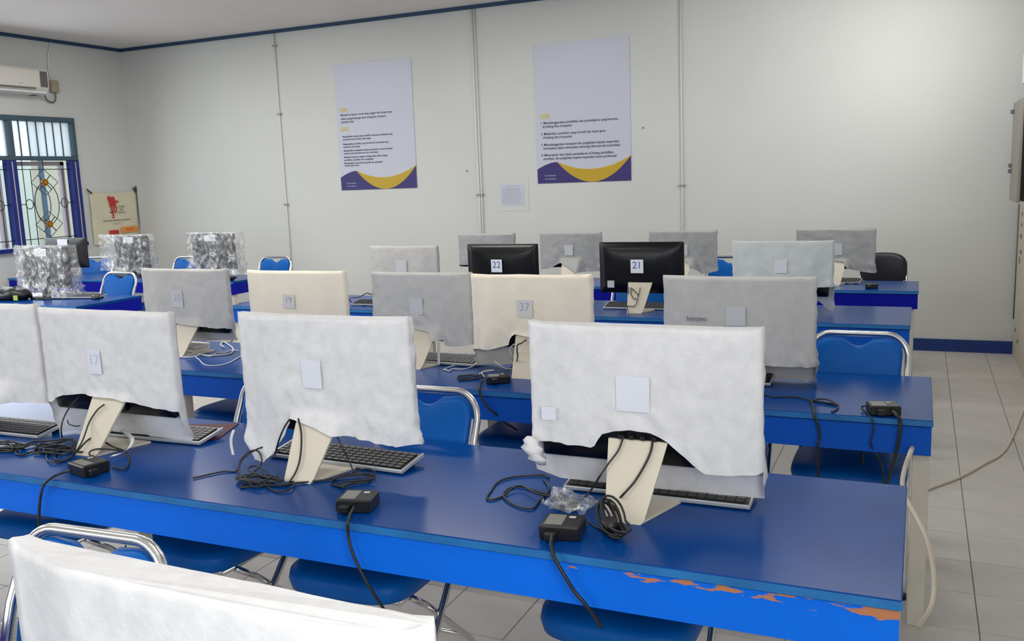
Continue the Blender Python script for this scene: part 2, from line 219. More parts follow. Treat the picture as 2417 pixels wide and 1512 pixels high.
    def build(s, name, mat, parent=None, loc=None, rz=None):
        o = bpy.data.objects.new(name, s.mesh(name, mat)); COL.objects.link(o)
        if parent is not None: o.parent = parent
        if loc is not None: o.location = loc
        if rz is not None: o.rotation_euler = (0, 0, rz)
        return o

def tag(o, label=None, cat=None, group=None, kind=None):
    if label: o['label'] = label
    if cat: o['category'] = cat
    if group: o['group'] = group
    if kind: o['kind'] = kind
    return o
def empty(name, loc=(0, 0, 0), rz=0, **k):
    o = bpy.data.objects.new(name, None); COL.objects.link(o); o.location = loc; o.rotation_euler = (0, 0, rz)
    return tag(o, **k)
def copy_tree(o, parent=None):
    c = o.copy(); COL.objects.link(c); c.parent = parent
    for ch in list(o.children): copy_tree(ch, c)
    return c
def smooth_path(pts, sub=5):
    P = [Vector(p) for p in pts]; out = []
    for i in range(len(P) - 1):
        p0, p1, p2, p3 = P[max(i - 1, 0)], P[i], P[i + 1], P[min(i + 2, len(P) - 1)]
        for k in range(sub):
            t = k / sub
            out.append(.5 * ((2 * p1) + (p2 - p0) * t + (2 * p0 - 5 * p1 + 4 * p2 - p3) * t * t + (3 * p1 - p0 - 3 * p2 + p3) * t ** 3))
    out.append(P[-1]); return out
def text(name, body, mat, parent, loc, size, facing='-y', align='CENTER', extrude=.0006, xs=1.0, bold=0):
    c = bpy.data.curves.new(name, 'FONT'); c.body = body; c.size = size; c.align_x = align; c.align_y = 'CENTER'
    c.extrude = extrude; c.offset = size * bold; c.materials.append(mat); c.resolution_u = 3
    o = bpy.data.objects.new(name, c); COL.objects.link(o); o.parent = parent; o.location = loc; o.scale = (xs, 1, 1)
    o.rotation_euler = {'-y': (R(90), 0, 0), '+x': (R(90), 0, R(90)), '-x': (R(90), 0, R(-90)), 'up': (0, 0, 0)}[facing]
    me = bpy.data.meshes.new_from_object(o); r_ = bpy.data.objects.new(name, me); COL.objects.link(r_)
    r_.parent = parent; r_.location = o.location; r_.rotation_euler = o.rotation_euler; r_.scale = o.scale
    bpy.data.objects.remove(o); return r_

# ------------------------------------------------------------------ materials
def mat(name, col, rough=.5, metal=0, noise_s=None, noise_a=.08, bump=0, bump_s=60, spec=.5, coat=0, alpha=1, sheen=0, col2=None, stretch=None, tr=0):
    m = bpy.data.materials.new(name); m.use_nodes = True; nt = m.node_tree; N = nt.nodes; L = nt.links
    b = N['Principled BSDF']; b.inputs['Base Color'].default_value = (*col, 1); b.inputs['Roughness'].default_value = rough
    b.inputs['Metallic'].default_value = metal; b.inputs['Specular IOR Level'].default_value = spec
    b.inputs['Coat Weight'].default_value = coat; b.inputs['Coat Roughness'].default_value = .12
    if sheen: b.inputs['Sheen Weight'].default_value = sheen
    if tr: b.inputs['Transmission Weight'].default_value = tr
    tc = N.new('ShaderNodeTexCoord'); src = tc.outputs['Object']
    if stretch:
        mp = N.new('ShaderNodeMapping'); mp.inputs['Scale'].default_value = stretch; L.new(src, mp.inputs[0]); src = mp.outputs[0]
    if noise_s:
        n = N.new('ShaderNodeTexNoise'); n.inputs['Scale'].default_value = noise_s; n.inputs['Detail'].default_value = 5
        L.new(src, n.inputs['Vector'])
        mx = N.new('ShaderNodeMix'); mx.data_type = 'RGBA'
        c2 = col2 if col2 else tuple(min(1, c * (1 + noise_a)) for c in col); c1 = col if col2 else tuple(c * (1 - noise_a) for c in col)
        mx.inputs['A'].default_value = (*c1, 1); mx.inputs['B'].default_value = (*c2, 1)
        cr = N.new('ShaderNodeMapRange'); cr.inputs['From Min'].default_value = .3; cr.inputs['From Max'].default_value = .7
        L.new(n.outputs['Fac'], cr.inputs['Value']); L.new(cr.outputs[0], mx.inputs['Factor']); L.new(mx.outputs['Result'], b.inputs['Base Color'])
    if bump:
        n2 = N.new('ShaderNodeTexNoise'); n2.inputs['Scale'].default_value = bump_s; n2.inputs['Detail'].default_value = 4
        L.new(src, n2.inputs['Vector'])
        bp = N.new('ShaderNodeBump'); bp.inputs['Strength'].default_value = bump; bp.inputs['Distance'].default_value = .004
        L.new(n2.outputs['Fac'], bp.inputs['Height']); L.new(bp.outputs[0], b.inputs['Normal'])
    return m

M = {}
M['wall'] = mat('painted_wall', (.56, .57, .545), .75, noise_s=.9, noise_a=.035, bump=.06, bump_s=25)
M['ceiling'] = mat('ceiling_board', (.66, .63, .60), .85, noise_s=1.5, noise_a=.03)
M['base_blue'] = mat('baseboard_blue', (.001, .028, .17), .4, noise_s=6, noise_a=.15)
M['trim_navy'] = mat('ceiling_trim_navy', (.008, .04, .10), .5)
M['grout'] = mat('grout', (.16, .145, .13), .9)
M['tile'] = mat('floor_tile', (.53, .50, .46), .38, noise_s=7, noise_a=.05, bump=.02, bump_s=12)
M['blue_top'] = mat('table_top_blue', (.0, .052, .25), .22, noise_s=2.2, noise_a=.18, bump=.04, bump_s=9, spec=.13)
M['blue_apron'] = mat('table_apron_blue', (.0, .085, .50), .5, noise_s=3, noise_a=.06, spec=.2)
M['blue_apron_shaded'] = mat('table_apron_shaded_blue', (.0, .004, .33), .5, noise_s=3, noise_a=.06, spec=.15)  # same table paint, darkened: weaker light at the back put into the colour
M['lip'] = mat('table_edge_blue', (.01, .15, .42), .45, noise_s=8, noise_a=.2)
M['cream_wood'] = mat('cream_painted_wood', (.62, .585, .50), .6, noise_s=9, noise_a=.07, bump=.05)
M['vinyl'] = mat('blue_vinyl', (.0, .105, .42), .42, spec=.2, noise_s=5, noise_a=.08, bump=.05, bump_s=30)
M['vinyl_dark'] = mat('dark_vinyl', (.012, .012, .02), .4)
M['chrome'] = mat('chrome', (.72, .71, .69), .2, metal=1)
M['black'] = mat('black_plastic', (.008, .008, .009), .35)
M['black_gloss'] = mat('glossy_black_plastic', (.003, .003, .005), .25, spec=.35)
M['cable'] = mat('black_cable', (.012, .012, .014), .45)
M['cable_white'] = mat('white_cable', (.62, .63, .66), .5)
M['cable_cream'] = mat('cream_cable', (.60, .53, .43), .5)
M['stand'] = mat('cream_stand_plastic', (.66, .60, .48), .35)
M['silver'] = mat('silver_plastic', (.55, .56, .58), .3, metal=.4)
M['key'] = mat('keycap', (.02, .02, .022), .4)
M['screen'] = mat('dark_screen', (.01, .01, .012), .08)
M['white_cloth'] = mat('white_nonwoven_cloth', (.70, .69, .69), .9, noise_s=30, noise_a=.06, bump=.25, bump_s=70)
M['gray_cloth'] = mat('gray_white_nonwoven_cloth', (.55, .54, .52), .9, noise_s=22, noise_a=.05, bump=.3, bump_s=60)
M['pale_cloth'] = mat('pale_bluish_nonwoven_cloth', (.60, .64, .64), .9, noise_s=14, noise_a=.06, bump=.3, bump_s=60)
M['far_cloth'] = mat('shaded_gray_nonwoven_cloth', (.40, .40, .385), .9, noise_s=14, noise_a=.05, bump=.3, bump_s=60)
M['cream_cloth'] = mat('cream_nonwoven_cloth', (.97, .88, .72), .9, noise_s=6, noise_a=.03, bump=.25, bump_s=60)
M['sheet'] = mat('white_paper', (.80, .82, .88), .8)
M['sheet_white'] = mat('number_sheet_paper', (.72, .735, .80), .8)
M['sheet_gray'] = mat('number_sheet_under_gray_cloth', (.60, .60, .63), .85)
M['sheet_cream'] = mat('number_sheet_under_cream_cloth', (.76, .74, .72), .85)
M['ink_blue'] = mat('blue_ink', (.04, .13, .42), .7)
M['ink_faint'] = mat('faint_blue_ink', (.52, .56, .70), .8)
M['ink_gray'] = mat('faint_gray_ink', (.44, .46, .53), .8)
M['ink_dark'] = mat('dark_ink', (.05, .05, .10), .8)
M['ink_pale'] = mat('pale_ink', (.45, .45, .48), .8)
M['purple'] = mat('poster_purple', (.022, .012, .13), .45)
M['gold'] = mat('poster_gold', (.46, .30, .005), .45)
M['gold_pale'] = mat('poster_pale_gold', (.52, .45, .20), .5)
M['poster'] = mat('poster_paper', (.48, .50, .58), .4)
M['cloth_banner'] = mat('cream_banner_cloth', (.62, .58, .42), .7, noise_s=4, noise_a=.05)
M['red'] = mat('red_print', (.50, .02, .02), .6)
M['orange'] = mat('orange_print', (.70, .28, .06), .6)
M['white_plastic'] = mat('white_plastic', (.66, .63, .57), .4)
M['white_clean'] = mat('clean_white_plastic', (.8, .8, .8), .4)
M['gray_dark'] = mat('dark_gray_plastic', (.12, .12, .115), .5)
M['steel'] = mat('grille_iron', (.03, .035, .03), .5)
M['brass'] = mat('orange_rosette', (.45, .18, .01), .4, metal=.3)
M['frame_gray'] = mat('window_frame_gray_blue', (.045, .085, .11), .5)
M['frame_blue'] = mat('window_frame_blue', (.001, .013, .16), .45)
M['frame_pale'] = mat('casement_pale', (.42, .38, .42), .6)
M['panel_taupe'] = mat('electric_box_paint', (.28, .26, .22), .5)
M['board'] = mat('cream_board', (.52, .47, .38), .6, noise_s=3, noise_a=.06)
M['neighbour'] = mat('neighbour_plaster', (.44, .43, .34), .9, noise_s=1, noise_a=.05)
M['neighbour_pale'] = mat('neighbour_pale_plaster', (.60, .68, .63), .9)
M['neighbour_blue'] = mat('neighbour_post', (.05, .09, .14), .7)
M['ground'] = mat('yard_ground', (.42, .38, .34), .9, noise_s=3)
M['label_gray'] = mat('rating_label', (.22, .22, .20), .5)
M['yellow_green'] = mat('yellow_green_label', (.45, .50, .08), .5)
M['maroon'] = mat('maroon_mat', (.09, .02, .03), .7)
M['brown_wood'] = mat('brown_chair_edge', (.13, .035, .025), .6)
M['ribbon'] = mat('white_ribbon', (.78, .77, .74), .8)
M['conduit'] = mat('conduit_paint', (.66, .655, .63), .6)
M['clip'] = mat('conduit_clip', (.30, .30, .28), .6)

def plastic_film():
    m = bpy.data.materials.new('clear_plastic_film'); m.use_nodes = True; nt = m.node_tree; N = nt.nodes; L = nt.links
    N.remove(N['Principled BSDF']); out = N['Material Output']
    t = N.new('ShaderNodeBsdfTransparent'); g = N.new('ShaderNodeBsdfGlossy'); g.inputs['Roughness'].default_value = .22
    d = N.new('ShaderNodeBsdfDiffuse'); d.inputs['Color'].default_value = (.85, .86, .86, 1)
    mx = N.new('ShaderNodeMixShader'); mx2 = N.new('ShaderNodeMixShader')
    tc = N.new('ShaderNodeTexCoord'); n = N.new('ShaderNodeTexNoise'); n.inputs['Scale'].default_value = 9; n.inputs['Detail'].default_value = 3
    n.inputs['Distortion'].default_value = 1.2
    mp = N.new('ShaderNodeMapping'); mp.inputs['Scale'].default_value = (1.6, 1.6, .8)
    L.new(tc.outputs['Object'], mp.inputs[0]); L.new(mp.outputs[0], n.inputs['Vector'])
    bp = N.new('ShaderNodeBump'); bp.inputs['Strength'].default_value = 1; bp.inputs['Distance'].default_value = .03
    L.new(n.outputs['Fac'], bp.inputs['Height']); L.new(bp.outputs[0], g.inputs['Normal']); L.new(bp.outputs[0], d.inputs['Normal'])
    mx.inputs[0].default_value = .45; L.new(d.outputs[0], mx.inputs[1]); L.new(g.outputs[0], mx.inputs[2])
    rg = N.new('ShaderNodeMapRange'); rg.inputs['From Min'].default_value = .4; rg.inputs['From Max'].default_value = .72
    rg.inputs['To Min'].default_value = .17; rg.inputs['To Max'].default_value = .62
    L.new(n.outputs['Fac'], rg.inputs['Value']); L.new(rg.outputs[0], mx2.inputs[0])
    L.new(t.outputs[0], mx2.inputs[1]); L.new(mx.outputs[0], mx2.inputs[2]); L.new(mx2.outputs[0], out.inputs[0])
    return m
M['film'] = plastic_film()
def frosted():
    m = bpy.data.materials.new('frosted_glass'); m.use_nodes = True; nt = m.node_tree; N = nt.nodes; L = nt.links
    N.remove(N['Principled BSDF']); out = N['Material Output']
    t = N.new('ShaderNodeBsdfTransparent'); d = N.new('ShaderNodeBsdfTranslucent'); d.inputs['Color'].default_value = (.9, .95, 1, 1)
    g = N.new('ShaderNodeBsdfDiffuse'); g.inputs['Color'].default_value = (.8, .85, .9, 1)
    a = N.new('ShaderNodeMixShader'); a.inputs[0].default_value = .45; L.new(t.outputs[0], a.inputs[1]); L.new(d.outputs[0], a.inputs[2])
    b = N.new('ShaderNodeMixShader'); b.inputs[0].default_value = .12; L.new(a.outputs[0], b.inputs[1]); L.new(g.outputs[0], b.inputs[2])
    L.new(b.outputs[0], out.inputs[0]); return m
M['frosted'] = frosted()
def chipped():
    # apron paint of the front table with worn, chipped wood along its upper edge
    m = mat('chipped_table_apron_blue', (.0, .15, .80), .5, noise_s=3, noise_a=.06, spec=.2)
    nt = m.node_tree; N = nt.nodes; L = nt.links; b = N['Principled BSDF']
    src = b.inputs['Base Color'].links[0].from_socket
    tc = N.new('ShaderNodeTexCoord'); sp = N.new('ShaderNodeSeparateXYZ'); L.new(tc.outputs['Object'], sp.inputs[0])
    mp = N.new('ShaderNodeMapping'); mp.inputs['Scale'].default_value = (11, 11, 48); L.new(tc.outputs['Object'], mp.inputs[0])
    n = N.new('ShaderNodeTexNoise'); n.inputs['Scale'].default_value = 1; n.inputs['Detail'].default_value = 6; n.inputs['Roughness'].default_value = .6
    L.new(mp.outputs[0], n.inputs['Vector'])
    rx = N.new('ShaderNodeMapRange'); rx.inputs['From Min'].default_value = -.95; rx.inputs['From Max'].default_value = -.55; L.new(sp.outputs['X'], rx.inputs['Value'])
    rz = N.new('ShaderNodeMapRange'); rz.inputs['From Min'].default_value = -.040; rz.inputs['From Max'].default_value = -.020; L.new(sp.outputs['Z'], rz.inputs['Value'])
    mu = N.new('ShaderNodeMath'); mu.operation = 'MULTIPLY'; L.new(rx.outputs[0], mu.inputs[0]); L.new(rz.outputs[0], mu.inputs[1])
    ad = N.new('ShaderNodeMath'); ad.operation = 'MULTIPLY_ADD'; L.new(mu.outputs[0], ad.inputs[0]); ad.inputs[1].default_value = .30; L.new(n.outputs['Fac'], ad.inputs[2])
    th = N.new('ShaderNodeMapRange'); th.inputs['From Min'].default_value = .835; th.inputs['From Max'].default_value = .855; L.new(ad.outputs[0], th.inputs['Value'])
    mx = N.new('ShaderNodeMix'); mx.data_type = 'RGBA'; mx.inputs['B'].default_value = (.52, .21, .10, 1)
    L.new(th.outputs[0], mx.inputs['Factor']); L.new(src, mx.inputs['A']); L.new(mx.outputs['Result'], b.inputs['Base Color'])
    return m
M['chipped'] = chipped()

# ------------------------------------------------------------------ the room
X0, X1, Y0, Y1, ZC = -8.883, .75, -2.0, 8.47, 3.31
T = .15
tag(MB().box(X0 - T, X1 + T, Y1, Y1 + T, 0, ZC).build('wall_back', M['wall']), kind='structure')
def wall_x(name, xa, xb, y0, y1, holes):
    ys = sorted({y0, y1, *[h[0] for h in holes], *[h[1] for h in holes]}); zs = sorted({0, ZC, *[h[2] for h in holes], *[h[3] for h in holes]})
    m = MB()
    for a, b in zip(ys, ys[1:]):
        for c, d in zip(zs, zs[1:]):
            if not any(h[0] <= a and b <= h[1] and h[2] <= c and d <= h[3] for h in holes): m.box(xa, xb, a, b, c, d)
    return tag(m.build(name, M['wall']), kind='structure')
wall_x('wall_left', X0 - T, X0, Y0, Y1, [(5.42, 7.67, 1.01, 2.46), (1.9, 4.5, 1.01, 2.46)])
wall_x('wall_right', X1, X1 + T, Y0, Y1, [(-1.2, .8, 1.0, 2.4), (5.9, 7.2, 2.1, 2.8)])
fw = MB()
for bx in ((X0 - T, -5.8, 0, ZC), (-.6, X1 + T, 0, ZC), (-5.8, -.6, 0, 1.1), (-5.8, -.6, 2.6, ZC)): fw.box(bx[0], bx[1], Y0 - T, Y0, bx[2], bx[3])
tag(fw.build('wall_front', M['wall']), kind='structure')
tag(MB().box(X0 - T, X1 + T, Y0 - T, Y1 + T, ZC, ZC + .1).build('ceiling', M['ceiling']), kind='structure')
floor = tag(MB().box(X0 - T, X1 + T, Y0 - T, Y1 + T, -.1, -.004).build('floor', M['grout']), kind='structure')
# floor tiles, 30 cm: those in view are single pieces, the rest one part
TS = .305; tmesh = MB().rbox(.0015, TS - .0015, .0015, TS - .0015, -.006, 0, .0015).mesh('tile', M['tile'])
rest = MB(); VIS = set(TILES)
for i in range(-30, 3):
    for j in range(-19, 16):
        x, y = .2275 + TS * i, 3.908 + TS * j
        xa, xb, ya, yb = max(x, X0), min(x + TS, X1), max(y, Y0), min(y + TS, Y1)
        if xb - xa < .01 or yb - ya < .01: continue
        full = xb - xa > TS - .002 and yb - ya > TS - .002
        if (i, j) in VIS and full:
            o = bpy.data.objects.new('tile', tmesh); COL.objects.link(o); o.parent = floor; o.location = (x, y, random.uniform(-.0006, 0))
        elif (i, j) in VIS:
            MB().rbox(xa + .0015, xb - .0015, ya + .0015, yb - .0015, -.006, 0, .0015).build('tile', M['tile'], floor)
        else:
            rest.box(xa + .0015, xb - .0015, ya + .0015, yb - .0015, -.006, 0)
tag(rest.build('tile_field', M['tile'], floor), kind='stuff')
tag(MB().box(X0, X1 - .02, Y1 - .012, Y1, 0, .105).build('baseboard_back', M['base_blue']), kind='structure')
tag(MB().box(X0, X0 + .012, Y0, Y1 - .012, 0, .105).build('baseboard_left', M['base_blue']), kind='structure')
tag(MB().box(X0, X1, Y1 - .03, Y1, ZC - .035, ZC).build('trim_1', M['trim_navy']), kind='structure')
tag(MB().box(X0, X0 + .03, Y0, Y1 - .03, ZC - .035, ZC).build('trim_2', M['trim_navy']), kind='structure')

# window on the left wall
win = empty('window_1', (X0, 6.9, 1.01), kind='structure')
def wy(y): return y - 6.9
def wz(z): return z - 1.01
def wb_(name, m, y0, y1, z0, z1, x0=-.06, x1=.03, parent=win):
    return MB().rbox(x0, x1, wy(y0), wy(y1), wz(z0), wz(z1), .004).build(name, m, parent)
wb_('transom_head', M['frame_gray'], 5.42, 7.67, 2.405, 2.46); wb_('transom_rail', M['frame_gray'], 5.42, 7.67, 1.985, 2.03)
wb_('transom_jamb', M['frame_gray'], 7.62, 7.67, 2.03, 2.405); wb_('transom_post', M['frame_gray'], 6.815, 6.872, 2.03, 2.405)
wb_('transom_post', M['frame_gray'], 6.05, 6.105, 2.03, 2.405); wb_('transom_jamb', M['frame_gray'], 5.42, 5.47, 2.03, 2.405)
for a, b in ((6.872, 7.62), (6.105, 6.815), (5.47, 6.05)):
    n = 7
    for k in range(1, n):
        y = a + (b - a) * k / n; wb_('transom_bar', M['frame_gray'], y - .007, y + .007, 2.03, 2.405, -.03, -.01)
    for k in range(n):
        ya, yb = a + (b - a) * k / n, a + (b - a) * (k + 1) / n
        MB().box(-.024, -.018, wy(ya) + .007, wy(yb) - .007, wz(2.03), wz(2.405)).build('pane', M['frosted'], win)
for (a, b) in ((7.565, 7.67), (6.763, 6.872), (6.0, 6.105), (5.42, 5.5)):
    wb_('window_post', M['frame_blue'], a, b, 1.05, 1.985)
    MB().box(.03, .033, wy(a + .045), wy(a + .058), .05, .96).build('post_groove', M['frame_pale'], win)
wb_('window_sill', M['frame_blue'], 5.42, 7.67, 1.01, 1.055, -.06, .05)
for a, b in ((6.872, 7.565), (6.105, 6.763)):
    cy = (a + b) / 2
    # pale casement leaf edges standing outside the grille
    wb_('casement_edge', M['frame_pale'], b - .075, b - .02, 1.06, 1.975, -.12, -.07); wb_('casement_edge', M['frame_pale'], a, b - .02, 1.93, 1.975, -.12, -.07)
    MB().box(-.085, -.08, wy(a), wy(b), .06, .9).build('pane', None or M['film_clear'] if 'film_clear' in M else M['frosted_clear'] if 'frosted_clear' in M else M['film'], win) if False else None
    def bar(pts, r=.005, nm='grille_bar'):
        return MB().tube([(-.02, wy(p[0]), wz(p[1])) for p in pts], r, 6).build(nm, M['steel'], win)
    for y in (a + .095, a + .19, b - .09, ): bar([(y, 1.055), (y, 1.985 if y < a + .12 else 1.888)])
    bar([(cy + .01, 1.888), (cy + .01, 1.985)]); bar([(a, 1.888), (b, 1.888)]); bar([(a, 1.13), (b, 1.13)])
    def ring(c0, c1, ry, rz, nm='grille_ring'):
        return MB().tube([(-.02, wy(c0 + ry * math.cos(t * .3927)), wz(c1 + rz * math.sin(t * .3927))) for t in range(16)], .005, 6, closed=True).build(nm, M['steel'], win)
    for zc in (1.745, 1.283):
        MB().tube([(-.02, wy(p), wz(q)) for p, q in ((cy - .165, zc), (cy + .01, zc + .145), (cy + .18, zc), (cy + .01, zc - .145))], .005, 6, closed=True).build('grille_diamond', M['steel'], win)
        bar([(cy - .07, zc + .08), (cy + .09, zc - .08)]); bar([(cy + .09, zc + .08), (cy - .07, zc - .08)])
        rs = MB()
        for k in range(8):
            t = k * math.pi / 4; rs.cyl((-.03, wy(cy + .01 + .024 * math.cos(t)), wz(zc + .024 * math.sin(t))), .017, .02, 'x', 10)
        rs.cyl((-.034, wy(cy + .01), wz(zc)), .024, .028, 'x', 14); rs.build('rosette', M['brass'], win)
    ring(cy + .01, 1.512, .155, .235); ring(cy - .045, 1.512, .10, .19); ring(a + .135, 1.512, .045, .052); ring(b - .107, 1.512, .045, .052)
    bar([(a, 1.512), (a + .09, 1.512)]); bar([(a + .18, 1.512), (cy - .145, 1.512)]); bar([(cy + .165, 1.512), (b - .152, 1.512)]); bar([(b - .062, 1.512), (b, 1.512)])
# what stands outside that window
nb = MB().box(-12.1, -11.9, 9.62, 16, -.2, 3.2).build('neighbour_wall', M['neighbour']); tag(nb, 'beige plastered neighbour wall seen through the window grille', 'wall', kind='structure')
nb2 = MB().box(-16.2, -16.0, 2, 16, -.2, 2.2).build('yard_wall', M['neighbour_pale']); tag(nb2, 'pale plastered yard wall far outside the window', 'wall', kind='structure')
tag(MB().rbox(-11.64, -11.60, 9.36, 9.43, -.2, 3.2, .006).build('yard_post', M['neighbour_blue']), 'blue-grey post outside the window behind the grille', 'post')
tag(MB().box(-30, X0 - T, -10, 30, -.3, -.2).build('yard_ground', M['ground']), kind='structure')

# windows out of view that let the daylight in
for nm, x, y0, y1, z0, z1 in (('window_2', X0 - .1, 1.9, 4.5, 1.01, 2.46), ('window_3', X1 + .05, -1.2, .8, 1.0, 2.4), ('window_4', X1 + .05, 5.9, 7.2, 2.1, 2.8)):
    w = empty(nm, (x, y0, z0), kind='structure'); f = MB(); L_ = y1 - y0; H_ = z1 - z0
    f.box(0, .05, 0, L_, 0, .05).box(0, .05, 0, L_, H_ - .05, H_).box(0, .05, 0, .05, .05, H_ - .05).box(0, .05, L_ - .05, L_, .05, H_ - .05).box(0, .05, L_ / 2 - .03, L_ / 2 + .03, .05, H_ - .05)
    f.build('window_frame', M['frame_blue'], w)
w = empty('window_5', (-5.8, Y0 - .1, 1.1), kind='structure'); f = MB()
f.box(0, 5.2, 0, .05, 0, .05).box(0, 5.2, 0, .05, 1.45, 1.5)
for k in range(5): f.box(k * 1.29, k * 1.29 + .05, 0, .05, .05, 1.45)
f.build('window_frame', M['frame_blue'], w)

# ------------------------------------------------------------------ wall fittings
pipes = [(-6.58, 'left', [3.14, 2.404, 1.40]), (-4.14, 'middle', [1.445]), (-2.035, 'right', [1.475])]
for x, w_, clips in pipes:
    c = empty('wall_conduit', (x, Y1 - .014, 0), label={'left': 'thin white conduit on the back wall, nearest the left corner', 'middle': 'thin white conduit on the back wall between the two posters', 'right': 'thin white conduit on the back wall right of both posters'}[w_], cat='conduit')
    MB().tube([(0, 0, ZC - .04), (0, 0, 2.2), (.004, 0, 1.4), (.01 if w_ == 'left' else 0, 0, .11)], .007, 8).build('pipe', M['conduit'], c)
    if w_ == 'middle': MB().tube([(.03, 0, ZC - .04), (.03, 0, 1.4), (.028, 0, .11)], .007, 8).build('pipe', M['conduit'], c)
    for z in clips: MB().rbox(-.03, .03 if w_ != 'middle' else .055, -.014, .013, z - .008, z + .008, .003).build('clip', M['clip'], c)

def wave(pts_top, base): return [(p, q) for p, q in pts_top] + [(p, q) for p, q in base]
def poster(x0, x1, z0, z1, label, lines, tag_lines, second):
    W, H = x1 - x0, z1 - z0
    p = empty('poster', (x0, Y1 - .006, z0), label=label, cat='poster')
    MB().box(0, W, 0, .005, 0, H).build('poster_sheet', M['poster'], p)
    def curve(f, n=26, a=0, b=1): return [(W * (a + (b - a) * k / n), f(a + (b - a) * k / n)) for k in range(n + 1)]
    def purple_top(t): return .17 + .055 * math.sin(min(t / .45, 1) * math.pi * .95 + .35) if t < .48 else .17 + .055 * math.sin(.95 * math.pi + .35) - (t - .48) * .62
    def yt(t): return .205 - 4 * .135 * ((t - .22) / .78) * (1 - (t - .22) / .78) * .72 + .03 * ((t - .22) / .78)
    def yb(t): return .205 - 4 * .28 * ((t - .22) / .78) * (1 - (t - .22) / .78) * .78 + .03 * ((t - .22) / .78)
    ts = [.22 + .78 * k / 24 for k in range(25)]
    MB().prism([(W * t, yt(t)) for t in ts] + [(W * t, max(.002, yb(t))) for t in reversed(ts)], -.0024, -.0012).build('gold_wave', M['gold'], p)
    MB().prism([(W * t, yt(t) + .006) for t in ts] + [(W * t, yt(t)) for t in reversed(ts)], -.002, -.0012).build('pale_edge', M['gold_pale'], p)
    hump = [(W * .22 * k / 10, .14 + .065 * math.sin(math.pi / 2 * k / 10)) for k in range(10)]
    MB().prism(hump + [(W * t, max(.003, yt(t) - .002)) for t in ts] + [(W - .001, .001), (.002, .001)], -.0012, 0).build('purple_wave', M['purple'], p)
    for i, (tx, tz, body, sz, sq) in enumerate(lines):
        text('poster_text', body, M['ink_dark'], p, (tx, -.0015, tz), sz, align='LEFT', xs=sq * 1.12, bold=.006)
    for tx, tz, body in tag_lines:
        MB().box(tx, tx + .10, -.0015, 0, tz - .022, tz + .022).build('heading_tag', M['gold_pale'], p)
        text('heading', body, M['poster'], p, (tx + .05, -.0022, tz), .034)
    for k, b_ in enumerate(second): text('footer_text', b_, M['poster'], p, (.08, -.0018, .075 - .032 * k), .02, align='LEFT')
    return p
P1 = [(.05, .805, 'Menjadi program studi yang unggul dan terpercaya', .030, .95), (.05, .765, 'dalam pengembangan ilmu komputer berbasis', .030, .92), (.05, .73, 'kearifan lokal', .030, .9),
      (.06, .575, 'Menghasilkan lulusan yang memiliki kemampuan akademik yang', .026, .85), (.06, .545, 'profesional dan berdaya saing tinggi', .026, .85),
      (.06, .495, 'Menghasilkan penelitian yang inovatif dan bermanfaat bagi', .026, .85), (.06, .465, 'masyarakat dan bangsa', .026, .8),
      (.06, .425, 'Menghasilkan pengabdian kepada masyarakat sesuai kebutuhan', .026, .85), (.06, .395, 'berbasis teknologi informasi dan komunikasi', .026, .85),
      (.06, .355, 'Menjalin kerjasama dengan berbagai pihak dalam bidang', .026, .85), (.06, .325, 'pendidikan, penelitian dan pengabdian', .026, .85),
      (.06, .29, 'Menghasilkan tata kelola yang baik dan akuntabel', .026, .85), (.06, .265, 'sesuai standar mutu', .026, .8)]
poster(-5.822, -4.866, 1.535, 2.87, 'left wall poster with gold and purple wave and small tightly set text', P1, [(.04, .655, 'MISI'), (.04, .86, 'VISI')], ['ilmu komputer', 'ilmu komputer'])
P2 = [(.05, .585, '1. Menyelenggarakan pendidikan dan pembelajaran yang bermutu', .033, .82), (.07, .55, 'di bidang ilmu komputer', .033, .85),
      (.05, .48, '2. Melakukan penelitian yang inovatif dan tepat guna', .033, .86), (.07, .445, 'di bidang ilmu komputer', .033, .85),
      (.05, .375, '3. Menyelenggarakan kerjasama dan pengabdian kepada masyarakat', .033, .80), (.07, .34, 'menerapkan dalam menerapkan teknologi informasi dan komunikasi', .033, .78),
      (.05, .275, '4. Menerapkan tata kelola pembelajaran di bidang pendidikan,', .033, .82), (.07, .24, 'penelitian, dan pengabdian kepada masyarakat secara profesional', .033, .78)]
poster(-3.487, -2.523, 1.535, 2.87, 'right wall poster with gold and purple wave and larger numbered text', P2, [(.05, .65, 'MISI')], ['ilmu komputer', 'ilmu komputer'])
nt_ = empty('paper_notice', (-3.92, Y1 - .004, 1.30), label='small white printed paper notice taped below and between the posters', cat='notice')
MB().box(-.03, .33, .001, .003, -.03, .31).build('clear_sleeve', mat('clear_sleeve', (.57, .58, .56), .15), nt_)
MB().box(.02, .28, -.001, .001, .03, .235).build('paper', M['poster'], nt_)
text('notice_text', 'PERATURAN', M['ink_pale'], nt_, (.15, -.0015, .218), .02)
for k in range(10): text('notice_text', 'tata tertib penggunaan laboratorium komputer'[(k % 3):], M['ink_pale'], nt_, (.035, -.0015, .195 - .016 * k), .0125, align='LEFT', xs=.9)
for x, z, l in ((-4.27, 1.69, 'tiny nail in the back wall left of the middle conduit'), (-2.40, 2.02, 'tiny nail in the back wall beside the right poster')):
    tag(MB().cyl((x, Y1, z), .006, -.012, 'y', 8).build('nail', M['steel']), l, 'nail')

